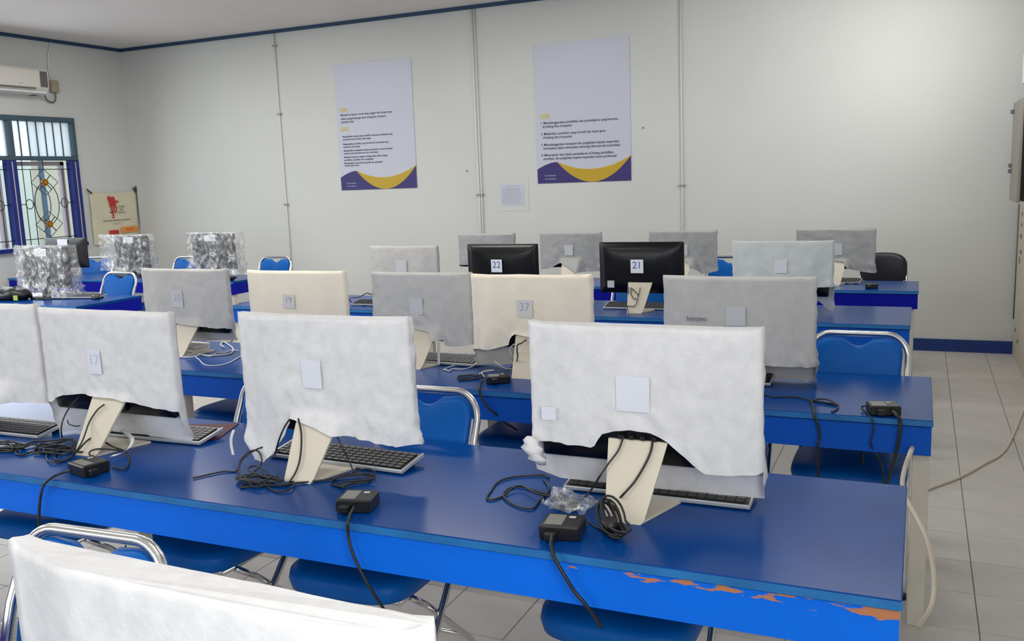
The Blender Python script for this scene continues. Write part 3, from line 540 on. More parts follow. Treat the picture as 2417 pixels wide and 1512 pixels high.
# AC unit
ac = empty('air_conditioner', (X0, 6.35, 2.68), label='wall-mounted white split air conditioner above the left window', cat='air conditioner')
prof = [(0, .0), (.12, 0), (.17, .035), (.20, .07), (.205, .24), (.19, .262), (.0, .265)]
MB().prism([(a, b) for a, b in prof], 0, .83, 'xz').build('body', M['white_plastic'], ac)
MB().prism([(a + (.001 if a > .1 else 0), b) for a, b in prof if b > .03 or a < .13], .77, .89, 'xz').build('end_cap', M['white_plastic'], ac)
MB().box(.204, .208, .785, .875, .075, .24).build('display_strip', M['gray_dark'], ac)
vt = MB().box(.19, .2085, .0, .72, .05, .062).build('vent_slot', M['gray_dark'], ac)
MB().rbox(.13, .19, .01, .87, .012, .03, .004).build('louvre', M['white_clean'], ac)
MB().box(.2045, .2055, .53, .57, .096, .104).build('maker_mark', M['ink_pale'], ac)
jb = tag(MB().rbox(X0, X0 + .05, 7.40, 7.50, 2.73, 2.86, .006).build('junction_box', mat('beige_box', (.33, .28, .19), .5)), 'small beige electric box on the left wall beside the air conditioner', 'switch box')
tag(MB().tube(smooth_path([(X0 + .012, 7.50, 3.30), (X0 + .012, 7.46, 3.20), (X0 + .012, 7.43, 3.12), (X0 + .012, 7.42, 2.95), (X0 + .012, 7.435, 2.86)]), .008, 6).build('cable', M['conduit']), 'thin cable rising from the beige box to the ceiling', 'cable')
tag(MB().tube(smooth_path([(X0 + .03, 7.45, 2.73), (X0 + .03, 7.45, 2.66), (X0 + .03, 7.41, 2.62), (X0 + .04, 7.33, 2.64), (X0 + .1, 7.25, 2.69)]), .009, 6).build('cable', M['gray_dark']), 'grey cable looping under the beige box to the air conditioner', 'cable')

# cloth banner on the left wall
bn = empty('cloth_banner', (X0 + .012, 7.77, 1.0), label='cream cloth banner with red emblem and the number 30 in the corner', cat='banner')
nb_, mz = 14, 12; vs = []; fs = []
for i in range(nb_ + 1):
    for j in range(mz + 1):
        u, v = i / nb_, j / mz
        vs.append((.004 + .012 * math.sin(u * 9 + v * 2) ** 2 * (1 - v * .5) + .006 * math.sin(v * 7 + u * 3) ** 2, u * .68, v * (.62 - .02 * math.sin(u * math.pi))))
for i in range(nb_):
    for j in range(mz): a = i * (mz + 1) + j; fs.append((a, a + mz + 1, a + mz + 2, a + 1))
MB().add(vs, fs, True).build('cloth', M['cloth_banner'], bn)
XB = .026
MB().prism([(.24, .555), (.27, .565), (.30, .55), (.33, .56), (.35, .535), (.345, .51), (.40, .505), (.41, .495), (.36, .485), (.35, .455), (.32, .45), (.30, .47), (.285, .44), (.26, .45), (.265, .49), (.25, .52)], XB, XB + .003, 'yz').build('red_emblem', M['red'], bn)
text('number', '30', M['red'], bn, (XB, .315, .405), .12, '+x', xs=.95, bold=.02)
text('number', '3', M['red'], bn, (XB, .30, .335), .10, '+x', bold=.02)
for k, t_ in enumerate(('TAHUN', 'DIES', 'NATALIS')): text('side_text', t_, M['gray_dark'], bn, (XB, .435, .435 - .035 * k), .03, '+x')
text('caption', 'FAKULTAS ILMU KOMPUTER DAN TEKNOLOGI', M['ink_dark'], bn, (XB, .35, .275), .024, '+x', xs=.8)
text('caption', 'UNIVERSITAS', M['ink_pale'], bn, (XB, .35, .24), .026, '+x')
MB().box(XB, XB + .003, .40, .66, .12, .19).build('orange_block', M['orange'], bn)
MB().box(XB, XB + .003, .22, .36, .11, .16).build('red_block', M['red'], bn)
text('block_text', 'I.KOM', M['red'], bn, (XB + .004, .53, .155), .045, '+x')
MB().tube([(.02, -.035, .655), (.03, .02, .605)], .009, 6).build('peg', M['steel'], bn)
MB().tube([(.02, .70, .68), (.02, .70, .30), (.02, .71, .05)], .007, 6).build('side_stick', M['steel'], bn)
MB().rbox(.0, .03, .67, .705, .60, .66, .004).build('peg', M['steel'], bn)

# electric box, board and lamp on the right wall
eb = empty('electric_panel', (X1, 7.2, 1.30), label='taupe steel electric box with door ajar on the right wall', cat='electric box')
MB().rbox(-.095, 0, 0, .55, 0, .74, .006).build('box_body', M['panel_taupe'], eb)
MB().rbox(-.145, -.12, .06, .60, .0, .71, .004).build('box_door', M['panel_taupe'], eb)
MB().rbox(-.118, -.096, .1, .5, .01, .70, .002).build('inner_shadow_plate', M['black'], eb)
for z in (.63, .24, .20): MB().rbox(-.165, -.145, .52, .57, z, z + .03, .003).build('latch', M['gray_dark'], eb)
nb3 = empty('cream_board', (X1, 7.15, 0), label='tall cream board with dark stickers below the electric box', cat='board')
MB().rbox(-.018, 0, 0, 1.30, 0, 1.25, .004).build('board_panel', M['board'], nb3)
for k, (y, z, w_, h_) in enumerate(((1.0, 1.16, .05, .03), (.98, 1.08, .09, .02), (1.0, .98, .1, .035), (.95, .86, .12, .03), (1.05, .78, .05, .05), (1.1, .22, .06, .03), (.9, .16, .06, .03))):
    MB().rbox(-.021, -.018, y, y + w_, z, z + h_, .001).build('sticker', M['gray_dark'], nb3)
MB().tube([(-.022, 1.29, 1.24), (-.022, 1.29, .3)], .006, 6).build('edge_cord', M['gray_dark'], nb3)
tag(MB().rbox(X1 - .125, X1, 6.6, 7.48, 2.10, 2.34, .02).build('wall_fitting', M['white_clean']), 'white plastic fitting on the right wall above the electric box', 'fitting')

# ------------------------------------------------------------------ tables
def table(x0, x1, y0, y1, label, apron='blue_apron_shaded', legs=None, side='cream_wood', rear=None):
    W, D = x1 - x0, y1 - y0
    t = empty('computer_table', (x1, y0, 0), label=label, cat='table', group='long blue computer tables')
    MB().rbox(-W, 0, 0, D, .728, .75, .003).build('tabletop', M['blue_top'], t)
    MB().box(-W - .001, .001, -.002, .006, .7295, .7475).build('tabletop_edge', M['lip'], t)
    a = MB().box(-W + .004, -.004, -.006 + .012, .026, -.102, -.003)
    ap = a.build('front_apron', M[apron], t); ap.location = (0, 0, .752 - .022)
    ap.location = (0, 0, .728)
    b2 = MB().box(-W + .004, -.004, D - .026, D - .006, .628, .7275).build('back_apron', M[apron], t)
    for xs_ in (-.022, -W + .004): MB().box(xs_, xs_ + .018, .026, D - .026, .628, .7275).build('side_apron', M[side], t)
    lm_ = MB().rbox(0, .055, 0, .055, 0, .7275, .003).mesh('leg', M['cream_wood'])
    for lx in (legs or [-.08, -W / 2, -W + .03]):
        for ly in (.028, D - .083):
            o = bpy.data.objects.new('leg', lm_); COL.objects.link(o); o.parent = t; o.location = ((rear or {}).get(lx, lx) if ly > .1 else lx, ly, 0)
    return t
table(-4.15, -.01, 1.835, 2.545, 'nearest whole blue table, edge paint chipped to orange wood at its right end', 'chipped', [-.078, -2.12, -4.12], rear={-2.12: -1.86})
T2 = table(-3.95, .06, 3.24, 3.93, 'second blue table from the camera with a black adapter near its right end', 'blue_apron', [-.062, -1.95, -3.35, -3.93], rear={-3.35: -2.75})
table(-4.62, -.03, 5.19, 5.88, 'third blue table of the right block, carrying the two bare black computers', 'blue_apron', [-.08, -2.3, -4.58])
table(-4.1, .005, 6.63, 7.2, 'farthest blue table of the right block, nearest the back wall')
table(-8.8, -5.895, 4.93, 5.59, 'blue table of the left block under the crinkled plastic bag', side='blue_apron_shaded')
table(-8.8, -5.78, 6.56, 7.16, 'farthest blue table of the left block, in the window corner', side='blue_apron_shaded')
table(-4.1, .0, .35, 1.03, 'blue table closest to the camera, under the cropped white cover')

# ------------------------------------------------------------------ computers and covers
STAND_DX = dict(m13=-.015, m12=-.04, m11=-.03)
for n_, d_ in MONS.items():       # the thin side of the case adds to the width seen
    if d_['kind'] != 'black' and d_['pos'][1] > 1:
        q_ = min(1.2, -d_['pos'][0] / d_['pos'][1]); k_ = .045 * q_ ** 1.5; e_ = q_ * (.037 if d_['pos'][1] < 3 else .024); d_['w'] += e_ - k_; s_ = (k_ + e_) / 2; d_['pos'][0] -= s_; STAND_DX[n_] = STAND_DX.get(n_, 0) + s_
        for q2 in (d_['hem'] or []) + (d_['front'] or []) + ([d_['sheet']] if d_['sheet'] else []): q2[0] += s_
TH = math.tan(R(1))
def yb_(z): return .125 - TH * (z - .11)
def interp(pl, x):
    if x <= pl[0][0]: return pl[0][1]
    for (a, p), (b, q) in zip(pl, pl[1:]):
        if x <= b: return p + (q - p) * (x - a) / max(b - a, 1e-6)
    return pl[-1][1]
def casing_mesh(W, zb, zt, matl):
    nx, nz = 16, 10; rings = []
    def rr(hw, hh, y, rad, zc, n=6):
        pts = []
        for cx_, cz, a0 in ((hw - rad, hh - rad, 0), (-hw + rad, hh - rad, 90), (-hw + rad, -hh + rad, 180), (hw - rad, -hh + rad, 270)):
            for k in range(n + 1):
                a = R(a0 + 90 * k / n); pts.append(Vector((cx_ + rad * math.cos(a), y - TH * (zc + cz - .11), zc + cz + rad * math.sin(a))))
        return pts
    zc, hh, hw = (zb + zt) / 2, (zt - zb) / 2, W / 2
    # front glass edge, bevelled rim, domed back
    rings.append(rr(hw, hh, .170, .008, zc)); rings.append(rr(hw, hh, .160, .008, zc)); rings.append(rr(hw - .004, hh - .004, .154, .010, zc))
    rings.append(rr(hw - .05, hh - .04, .139, .03, zc)); rings.append(rr(hw - .12, hh - .08, .132, .04, zc)); rings.append(rr(hw - .19, hh - .13, .130, .02, zc))
    return MB().layers(rings, True)
def computer(key, label, stand=True, black_base=False, name='all_in_one_computer', group='computers on the blue tables'):
    d = MONS[key]; W = d['w'] - (.0 if d['kind'] == 'black' else .045); zt = d['h'] - (.0 if d['kind'] == 'black' else .012); zb = .105
    r_ = empty(name, d['pos'], d['yaw'], label=label, cat='computer', group=group)
    casing_mesh(W, zb, zt, M['black_gloss']).build('casing', M['black_gloss'], r_)
    MB().box(-W / 2 + .008, W / 2 - .008, .170, .172, zb + .03, zt - .008).build('screen', M['screen'], r_)
    st = 'black' if black_base else 'stand'; sdx = STAND_DX.get(key, 0)
    if not black_base:
        # leaning stand slab, hinge and flat foot
        MB().prism([(-.050, 0), (.042, 0), (.050, .012), (.080, .176), (-.076, .176)], 0, .009, 'xz', Matrix(((1, 0, 0, sdx), (0, 1, .70, 0), (0, 0, 1, 0), (0, 0, 0, 1)))).build('stand_slab', M[st], r_)
        MB().rbox(sdx - .055, sdx + .055, .128, .150, .118, .160, .004).build('stand_hinge', M['black'], r_)
        MB().prism([(sdx - .045, .004), (sdx + .042, .004), (sdx + .10, .185), (sdx - .10, .185)], 0, .006, 'xy').build('stand_foot', M[st], r_)
        pm = MB() if key == 'm13' else None
        for k in range(4 if pm else 0): pm.box(sdx - .05 + .03 * k, sdx - .038 + .03 * k, .118, .134, .178, .188)
        if pm: pm.build('port_row', M['black'], r_)
    else:
        MB().prism([(-.045, 0.01), (.045, .01), (.035, .2), (-.035, .2)], .13, .15).build('stand_neck', M[st], r_)
        MB().layers([[Vector((.15 * s_ * math.cos(t * math.pi / 12), .13 + .10 * s_ * math.sin(t * math.pi / 12), z)) for t in range(24)] for s_, z in ((1, 0), (1, .008), (.9, .016), (.3, .02))]).build('stand_base', M[st], r_)
    return r_
def sheet_on(root, d, x, z, w, h, paper, ink, body, size, off=.0, tilt=0):
    y = yb_(z) - off
    s_ = MB().rbox(-w / 2, w / 2, -.001, .0, -h / 2, h / 2, .0004).build('number_sheet', M[paper], root); s_.location = (x, y, z); s_.rotation_euler = (R(-1) * -1, tilt, 0)
    if body: text('printed_number', body, M[ink], s_, (0, -.0012, .006), size)
    return s_
def cover(key, label, matl, name='monitor_cover', sheet=None, film=False, wr=1.0, depth=.062, ext=None, grp='cloth covers over the computers'):
    assert True
    d = MONS[key]; W = d['w'] / 2; H = d['h']; hem = d['hem'] or [(-1, .09), (1, .085)]; fr = d['front'] or [(-1, .10), (1, .10)]
    nb, ns, nf, m = 56, 4, 24, 26; sdx = STAND_DX.get(key, 0)
    seed = sum(map(ord, key)) * 1.37
    per = [('b', -W + 2 * W * i / nb) for i in range(nb)] + [('r', k / ns) for k in range(ns)] + [('f', W - 2 * W * i / nf) for i in range(nf)] + [('l', 1 - k / ns) for k in range(ns)]
    zr, zl = max(interp(hem, W), .03), max(interp(hem, -W), .03)
    rings = []
    for j in range(m + 1):
        v = j / m; ring_ = []
        for s_, u in per:
            if s_ == 'b': x = u; zb = max(interp(hem, x), .006); side = 0.0
            elif s_ == 'f': x = u; zb = max(interp(fr, x), .006); side = 1.0
            elif s_ == 'r': x = W; side = u; zb = max(.006, interp(hem, W) * (1 - u) + interp(fr, W) * u)
            else: x = -W; side = u; zb = max(.006, interp(hem, -W) * (1 - u) + interp(fr, -W) * u)
            ear = .007 * (abs(x) / W) ** 40 * (1 if side < .5 else .5)
            zt = H - .009 + ear + .002 * noise.noise(Vector((x * 9, seed, side)))
            z = zb + (zt - zb) * v
            er = max(0, (abs(x) / W - .55) / .45); er = er * er * (3 - 2 * er)
            dep = depth if film else .050 - .016 * er
            y = yb_(z) + (0 if film else .020 * er) + side * (dep if film else (yb_(z) + .052 - yb_(z) - .020 * er))
            # folds: fine on top, stronger towards the loose hem and the sides
            loose = max(0, 1 - (z - zb) / .14)
            edge = max(0, (abs(x) / W - .72) / .28)
            p = Vector((x * 7 + seed, z * 7, side * 2 + seed))
            fold = noise.noise(p) * .005 + noise.noise(p * 3.1) * .0026
            diag = noise.noise(Vector((x * 26 + z * 18 + seed, z * 7 - x * 6, side * 3))) * (.011 * loose + .005 * edge) * wr
            dy = (fold + diag) * wr
            if s_ == 'b': y -= abs(dy) * .9 + loose * .004 + max(0, .10 - z) * .12
            elif s_ == 'f': y += abs(dy) + loose * .006 + max(0, .10 - z) * .25
            xx = x
            if s_ == 'b' and not film and z < .21:      # the cloth lies over the stand
                q_ = max(0, 1 - max(0, abs(x - sdx) - .075) / .03); y = y * (1 - q_) + min(y, .70 * z - .012) * q_
            if s_ in 'rl': xx = x + (1 if s_ == 'r' else -1) * (abs(dy) + .002 * math.sin(side * math.pi))
            if film: y += (-1 if s_ == 'b' else 1 if s_ == 'f' else 0) * abs(noise.noise(p * 2.2)) * .014
            if v > .97: y += (.5 - side) * .004
            ring_.append(Vector((xx, y, z)))
        rings.append(ring_)
    mb = MB(); mb.layers(rings, True, False, False)
    # closed top with its seam
    top = rings[-1]; n0 = len(mb.v) - len(per)
    b_ = [n0 + i for i in range(nb + 1)]; f_ = [n0 + nb + ns + i for i in range(nf + 1)]; f_ = [i if i < n0 + len(per) else n0 for i in f_]
    cap = list(range(n0, n0 + len(per))); mb.f.append(tuple(cap)); mb.sm.append(False)
    o = mb.build(name, M[matl]); o.location = d['pos']; o.rotation_euler = (0, 0, d['yaw'])
    sol = None
    tag(o, label, 'plastic cover' if film else 'cloth cover', grp)
    if sheet and d['sheet']:
        body, size, w, h, paper, ink = sheet
        sheet_on(o, d, d['sheet'][0], d['sheet'][1], w, h, paper, ink, body, size, .0075)
    return o
WN, GN, CN = 'sheet_white', 'sheet_gray', 'sheet_cream'
computer('m13', 'computer under white cover at the right end of the nearest whole table')
c13 = cover('m13', 'largest white cover, right end of the nearest whole table, hem arched over the stand', 'white_cloth', sheet=('', .04, .088, .092, WN, 'ink_faint'))
computer('m12', 'computer under white cover in the middle of the nearest whole table, beside a keyboard')
c12 = cover('m12', 'white cover with a long pointed flap hanging left of the stand, nearest whole table', 'white_cloth', sheet=('', .04, .07, .085, WN, 'ink_faint'), wr=1.5)
computer('m11', 'computer with black back showing under a lifted white cover, nearest table, left')
c11 = cover('m11', 'white cover marked 17 with hem lifted off the black computer back', 'white_cloth', sheet=('17', .05, .06, .085, WN, 'ink_faint'))
computer('m10', 'computer under the white cover cut by the left edge of the photo')
cover('m10', 'white cover cut off by the left edge, nearest whole table', 'white_cloth')
computer('m24', 'computer under the grey cover at the right end of the second table')
c24 = cover('m24', 'grey-white cover with a faint word print, right end of second table', 'gray_cloth', sheet=('', .04, .078, .08, GN, 'ink_gray'), wr=1.6)
computer('m23', 'computer under the cream cover marked 37, second table')
cover('m23', 'cream cover marked 37 on the second table, touching the grey one at its left', 'cream_cloth', sheet=('37', .05, .075, .08, CN, 'ink_gray'), wr=1.3)
computer('m22', 'computer under the grey cover left of the cream one marked 37')
c22 = cover('m22', 'grey-white cover with stepped hem left of the cream cover marked 37', 'gray_cloth', sheet=('', .04, .07, .08, GN, 'ink_gray'), wr=1.5)
computer('m21', 'computer under the smooth cream cover marked 19, second table')
cover('m21', 'smooth cream cover marked 19 on the second table', 'cream_cloth', sheet=('19', .045, .07, .07, CN, 'ink_gray'), wr=.6)
computer('m20', 'computer under the leftmost grey cover of the second table')
c20 = cover('m20', 'grey-white cover marked 20 at the left end of the second table', 'gray_cloth', sheet=('20', .055, .075, .09, GN, 'ink_gray'), wr=1.3)
computer('m34', 'computer under the pale bluish cover, right end of third table')
cover('m34', 'pale bluish-white cover at the right end of the third table', 'pale_cloth', sheet=('', .04, .07, .08, 'sheet_white', 'ink_gray'), wr=1.2)
b33 = computer('m33', 'bare glossy black computer reading 21, whole cream stand in view')
sheet_on(b33, None, -.015, .278, .082, .085, 'sheet', 'ink_blue', '21', .062, .006)
MB().rbox(-.045 - .17, -.17, .131, .134, .14, .185, .001).build('rating_label', M['sheet_gray'], b33)
b32 = computer('m32', 'bare glossy black computer reading 22, lower half hidden by cream cover')
sheet_on(b32, None, -.026, .276, .08, .085, 'sheet', 'ink_blue', '22', .062, .006)
computer('m31', 'computer under the grey cover at the left of the third table')
cover('m31', 'light grey cover on the third table, left of the computer marked 22', 'gray_cloth', sheet=('', .04, .09, .09, GN, 'ink_gray'))
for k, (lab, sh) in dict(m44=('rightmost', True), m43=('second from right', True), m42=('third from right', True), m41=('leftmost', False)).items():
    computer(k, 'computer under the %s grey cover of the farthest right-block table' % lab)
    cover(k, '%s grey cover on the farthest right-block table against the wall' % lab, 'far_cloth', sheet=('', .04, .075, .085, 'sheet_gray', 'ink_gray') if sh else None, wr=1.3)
computer('m00', 'computer under the cropped white cover in the bottom left corner')
cover('m00', 'large white cover cropped at the bottom left corner, closest to the camera', 'white_cloth', wr=.8)
text('printed_word', 'lenovo', mat('gray_print', (.17, .17, .19), .8), c24, (-.155, yb_(.26) - .016, .262), .030)

# twisted knot of cloth on the nearest right cover, ribbons on other covers
kn = MB(); rg = []
for t in range(9):
    a = t / 8; rr_ = .009 + .016 * math.sin(a * math.pi) ** .8 * (1 + .5 * math.sin(t * 2.3))
    rg.append([Vector((-.30 + .035 * a, .112 - .012 * math.sin(a * 3), .165 - .075 * a)) + Vector((rr_ * math.cos(k * .7854) * (1 + .35 * math.sin(k * 3 + t)), rr_ * .6 * math.sin(k * .7854), 0)) for k in range(8)])
kn.layers(rg); kn.build('knotted_corner', M['white_cloth'], c13)
MB().rbox(-.262, -.222, yb_(.24) - .011, yb_(.24) - .010, .215, .25, .0004).build('blank_label', M['sheet_white'], c13)
def ribbon(name, pts, w, matl, parent, horiz=(1, 0, 0)):
    P = smooth_path(pts, 5); h = Vector(horiz) * w / 2; vs = []; fs = []
    for i, p in enumerate(P):
        off = Vector((0, .0012, 0))
        vs += [p - h - off, p + h - off, p + h + off, p - h + off]
        if i: a = 4 * (i - 1); fs += [(a, a + 1, a + 5, a + 4), (a + 1, a + 2, a + 6, a + 5), (a + 2, a + 3, a + 7, a + 6), (a + 3, a, a + 4, a + 7)]
    return MB().add(vs, fs, True).build(name, matl, parent)
ribbon('tie_ribbon', [(.105, .11, .11), (.103, .105, .06), (.104, .10, .006)], .013, M['ribbon'], c22)
ribbon('tie_ribbon', [(-.335, .115, .10), (-.345, .112, .075), (-.348, .112, .05), (-.342, .11, .02)], .010, M['ribbon'], c12)
ribbon('tie_ribbon', [(.02, .16, .045), (.10, .12, .040), (.14, .09, .036), (.155, .06, .022), (.145, .03, .010), (.125, .015, .006)], .014, M['ribbon'], c11, (.3, .9, .3))

# left block: monitors in clear plastic bags
MONS['l1'] = dict(pos=[-6.68, 5.18, .75], yaw=R(0), w=.60, h=.445, kind='lcd', hem=[(-.3, .04), (.3, .01)], front=[(-.3, .03), (.3, .01)], sheet=None)
MONS['l2'] = dict(pos=[-8.26, 6.72, .75], yaw=R(3), w=.58, h=.42, kind='black', hem=None, front=None, sheet=None)
MONS['l3'] = dict(pos=[-7.42, 6.74, .75], yaw=0, w=.66, h=.435, kind='lcd', hem=[(-.3, .06), (.3, .05)], front=[(-.3, .05), (.3, .05)], sheet=None)
MONS['l4'] = dict(pos=[-6.22, 6.70, .75], yaw=0, w=.61, h=.45, kind='lcd', hem=[(-.3, .10), (.3, .03)], front=[(-.3, .06), (.3, .03)], sheet=None)
def lcd(key, label, dx=0, w=None, sheet=True):
    d = MONS[key]; W = (w or d['w'] - .06) / 2; o = empty('desktop_monitor', d['pos'], d['yaw'], label=label, cat='monitor', group='monitors of the left block')
    zt = d['h'] - .02
    m = casing_mesh(2 * W, .085, zt, None); m.v = [(a + dx, b, c) for a, b, c in m.v]; m.build('casing', M['gray_case'] if False else M['black'], o)
    MB().box(dx - W + .01, dx + W - .01, .176, .178, .11, zt - .01).build('screen', M['screen'], o)
    MB().prism([(dx - .045, .01), (dx + .045, .01), (dx + .035, .2), (dx - .035, .2)], .13, .15).build('stand_neck', M['black'], o)
    MB().layers([[Vector((dx + .15 * s_ * math.cos(t * math.pi / 12), .13 + .10 * s_ * math.sin(t * math.pi / 12), z)) for t in range(24)] for s_, z in ((1, 0), (1, .008), (.9, .016), (.3, .02))]).build('stand_base', M['black'], o)
    if sheet: MB().rbox(dx - .08, dx + .06, .1275, .1285, zt - .075, zt - .012, .0004).build('paper_label', M['sheet'], o)
    return o
lcd('l1', 'grey monitor inside the crinkled plastic bag on the left-block table'); cover('l1', 'crinkled clear plastic bag over the nearest left-block monitor', 'film', 'plastic_bag', film=True, wr=3, depth=.10, grp='clear plastic bags over monitors')
lcd('l2', 'bare black monitor with paper strip in front of the window', w=.58)
lcd('l3', 'dark monitor in clear plastic below the cream banner', dx=.07, w=.46); cover('l3', 'clear plastic bag over the monitor below the cream banner', 'film', 'plastic_bag', film=True, wr=2.2, depth=.09, grp='clear plastic bags over monitors')
lcd('l4', 'dark monitor in clear plastic standing free before the back wall', dx=-.02, w=.53); cover('l4', 'clear plastic bag over the monitor at the right end of the left block', 'film', 'plastic_bag', film=True, wr=2.2, depth=.09, grp='clear plastic bags over monitors')

# ------------------------------------------------------------------ chairs
def chair_proto():
    c = empty('upholstered_chair', (0, 0, 0))
    def se(hx, hy, z, p=3.2, n=36, cy=0):
        out = []
        for k in range(n):
            t = 2 * math.pi * k / n; ct, st_ = math.cos(t), math.sin(t)
            out.append(Vector((hx * math.copysign(abs(ct) ** (2 / p), ct), cy + hy * math.copysign(abs(st_) ** (2 / p), st_), z)))
        return out
    SY = -.06
    MB().layers([[p + Vector((0, SY, 0)) for p in r9] for r9 in [se(.19, .19, .400, 4), se(.207, .207, .408, 4), se(.213, .213, .435, 4), se(.208, .208, .458, 4), se(.190, .190, .470, 3.6), se(.14, .14, .475, 3), se(.05, .05, .476, 2.4)]]).build('seat', M['vinyl'], c)
    # backrest pad with scooped top, leaning back
    def outline(s_, z0=.53, z1=.874):
        hw0, hw1 = .160, .176; rad = .062; pts = []
        for k in range(7): a = R(270 + 90 * k / 6); pts.append((hw0 - .04 + .04 * math.cos(a), z0 + .04 + .04 * math.sin(a)))
        for k in range(9): a = R(90 * k / 8); pts.append((hw1 - rad + rad * math.cos(a), z1 - rad + rad * math.sin(a)))
        for k in range(1, 12):
            x = .072 - .144 * k / 12; pts.append((x, z1 - .034 * max(0, math.cos(x / .072 * math.pi / 2)) ** 1.3))
        for k in range(9): a = R(90 + 90 * k / 8); pts.append((-hw1 + rad + rad * math.cos(a), z1 - rad + rad * math.sin(a)))
        for k in range(7): a = R(180 + 90 * k / 6); pts.append((-hw0 + .04 + .04 * math.cos(a), z0 + .04 + .04 * math.sin(a)))
        cx_, cz = 0, (z0 + z1) / 2
        return [(p * s_, cz + (q - cz) * s_) for p, q in pts]
    def by(z): return .245 + (z - .53) * .30
    rg = []
    for s_, dy in ((.90, -.020), (.97, -.016), (1.0, -.008), (1.0, .006), (.97, .012), (.9, .014)): rg.append([Vector((p, by(q) + dy - .015 * (1 - (p / .17) ** 2) * -1 * .8, q)) for p, q in outline(s_)])
    MB().layers(rg).build('backrest', M['vinyl'], c)
    # one bent tube: floor - side - over the back - side - floor
    P = [(-.205, -.24, .012), (-.205, -.20, .06), (-.205, .12, .42), (-.203, .205, .50), (-.200, .25, .58), (-.197, .30, .74)]
    arc = []
    for k in range(9): a = R(180 - 90 * k / 8); arc.append((-.197 + .085 + .085 * math.cos(a), by(.80 + .092 * math.sin(a)) + .004, .80 + .092 * math.sin(a)))
    full = P + arc; full = full + [(-x, y, z) for x, y, z in reversed(full)]
    MB().tube(full, .0125, 10).build('frame_tube', M['chrome'], c)
    rl = MB().tube([(0, -.15, .392), (0, -.05, .32), (0, .24, .06), (0, .27, .012)], .0105, 8).mesh('leg', M['chrome'])
    for x in (-.182, .182):
        o = bpy.data.objects.new('leg', rl); COL.objects.link(o); o.parent = c; o.location = (x, 0, 0)
    MB().tube([(-.205, -.17, .093), (.205, -.17, .093)], .008, 8).build('crossbar', M['chrome'], c)
    MB().tube([(-.182, .20, .098), (.182, .20, .098)], .008, 8).build('crossbar', M['chrome'], c)
    MB().tube([(-.205, .10, .392), (.205, .10, .392)], .009, 8).build('crossbar', M['chrome'], c)
    fr_ = MB()
    for x in (-.175, .175): fr_.tube([(x, -.20, .393), (x, .15, .393)], .009, 8)
    fr_.tube([(-.175, -.195, .393), (.175, -.195, .393)], .009, 8).build('seat_frame', M['chrome'], c)
    for x, y in ((-.205, -.245), (.205, -.245), (-.182, .27), (.182, .27)): MB().cyl((x, y, 0), .015, .02, 'z', 10).build('rubber_foot', M['black'], c)
    return c
proto = chair_proto(); used = False
for x, y, rz, lab in CHAIRS:
    if not used: o = proto; used = True
    else: o = copy_tree(proto)
    o.location = (x, y, 0); o.rotation_euler = (0, 0, R(rz)); tag(o, lab, 'chair', 'blue chairs behind the tables')
# black task chair by the back wall
tc_ = empty('task_chair', (-.27, 7.62, 0), R(-4), label='black padded task chair behind the farthest table, by the wall', cat='chair')
def oval(hx, hz, y, zc, p=3): return [Vector((hx * math.copysign(abs(math.cos(t * .19635)) ** (2 / p), math.cos(t * .19635)), y, zc + hz * math.copysign(abs(math.sin(t * .19635)) ** (2 / p), math.sin(t * .19635)))) for t in range(32)]
MB().layers([oval(.14, .10, .16, .775), oval(.175, .13, .175, .775), oval(.175, .13, .20, .775), oval(.14, .10, .215, .775)]).build('backrest', M['vinyl_dark'], tc_)
MB().layers([[Vector((p.x, p.z - .80, z)) for p in oval(.22, .21, 0, .80)] for z in (.42, .44, .47)] ).build('seat', M['vinyl_dark'], tc_)
MB().tube([(.165, .2, .84), (.17, .19, .6), (.16, .1, .43)], .012, 8).build('back_post', M['chrome'], tc_)
MB().tube([(-.165, .2, .84), (-.17, .19, .6), (-.16, .1, .43)], .012, 8).build('back_post', M['chrome'], tc_)
MB().cyl((0, 0, .08), .025, .35, 'z', 12).build('column', M['black'], tc_)
for k in range(5):
    a = R(72 * k + 20); MB().tube([(0, 0, .10), (.20 * math.cos(a), .20 * math.sin(a), .055)], .016, 8).build('leg', M['black'], tc_)
    MB().cyl((.20 * math.cos(a), .20 * math.sin(a) - .012, .025), .025, .024, 'y', 12).build('caster', M['black'], tc_)

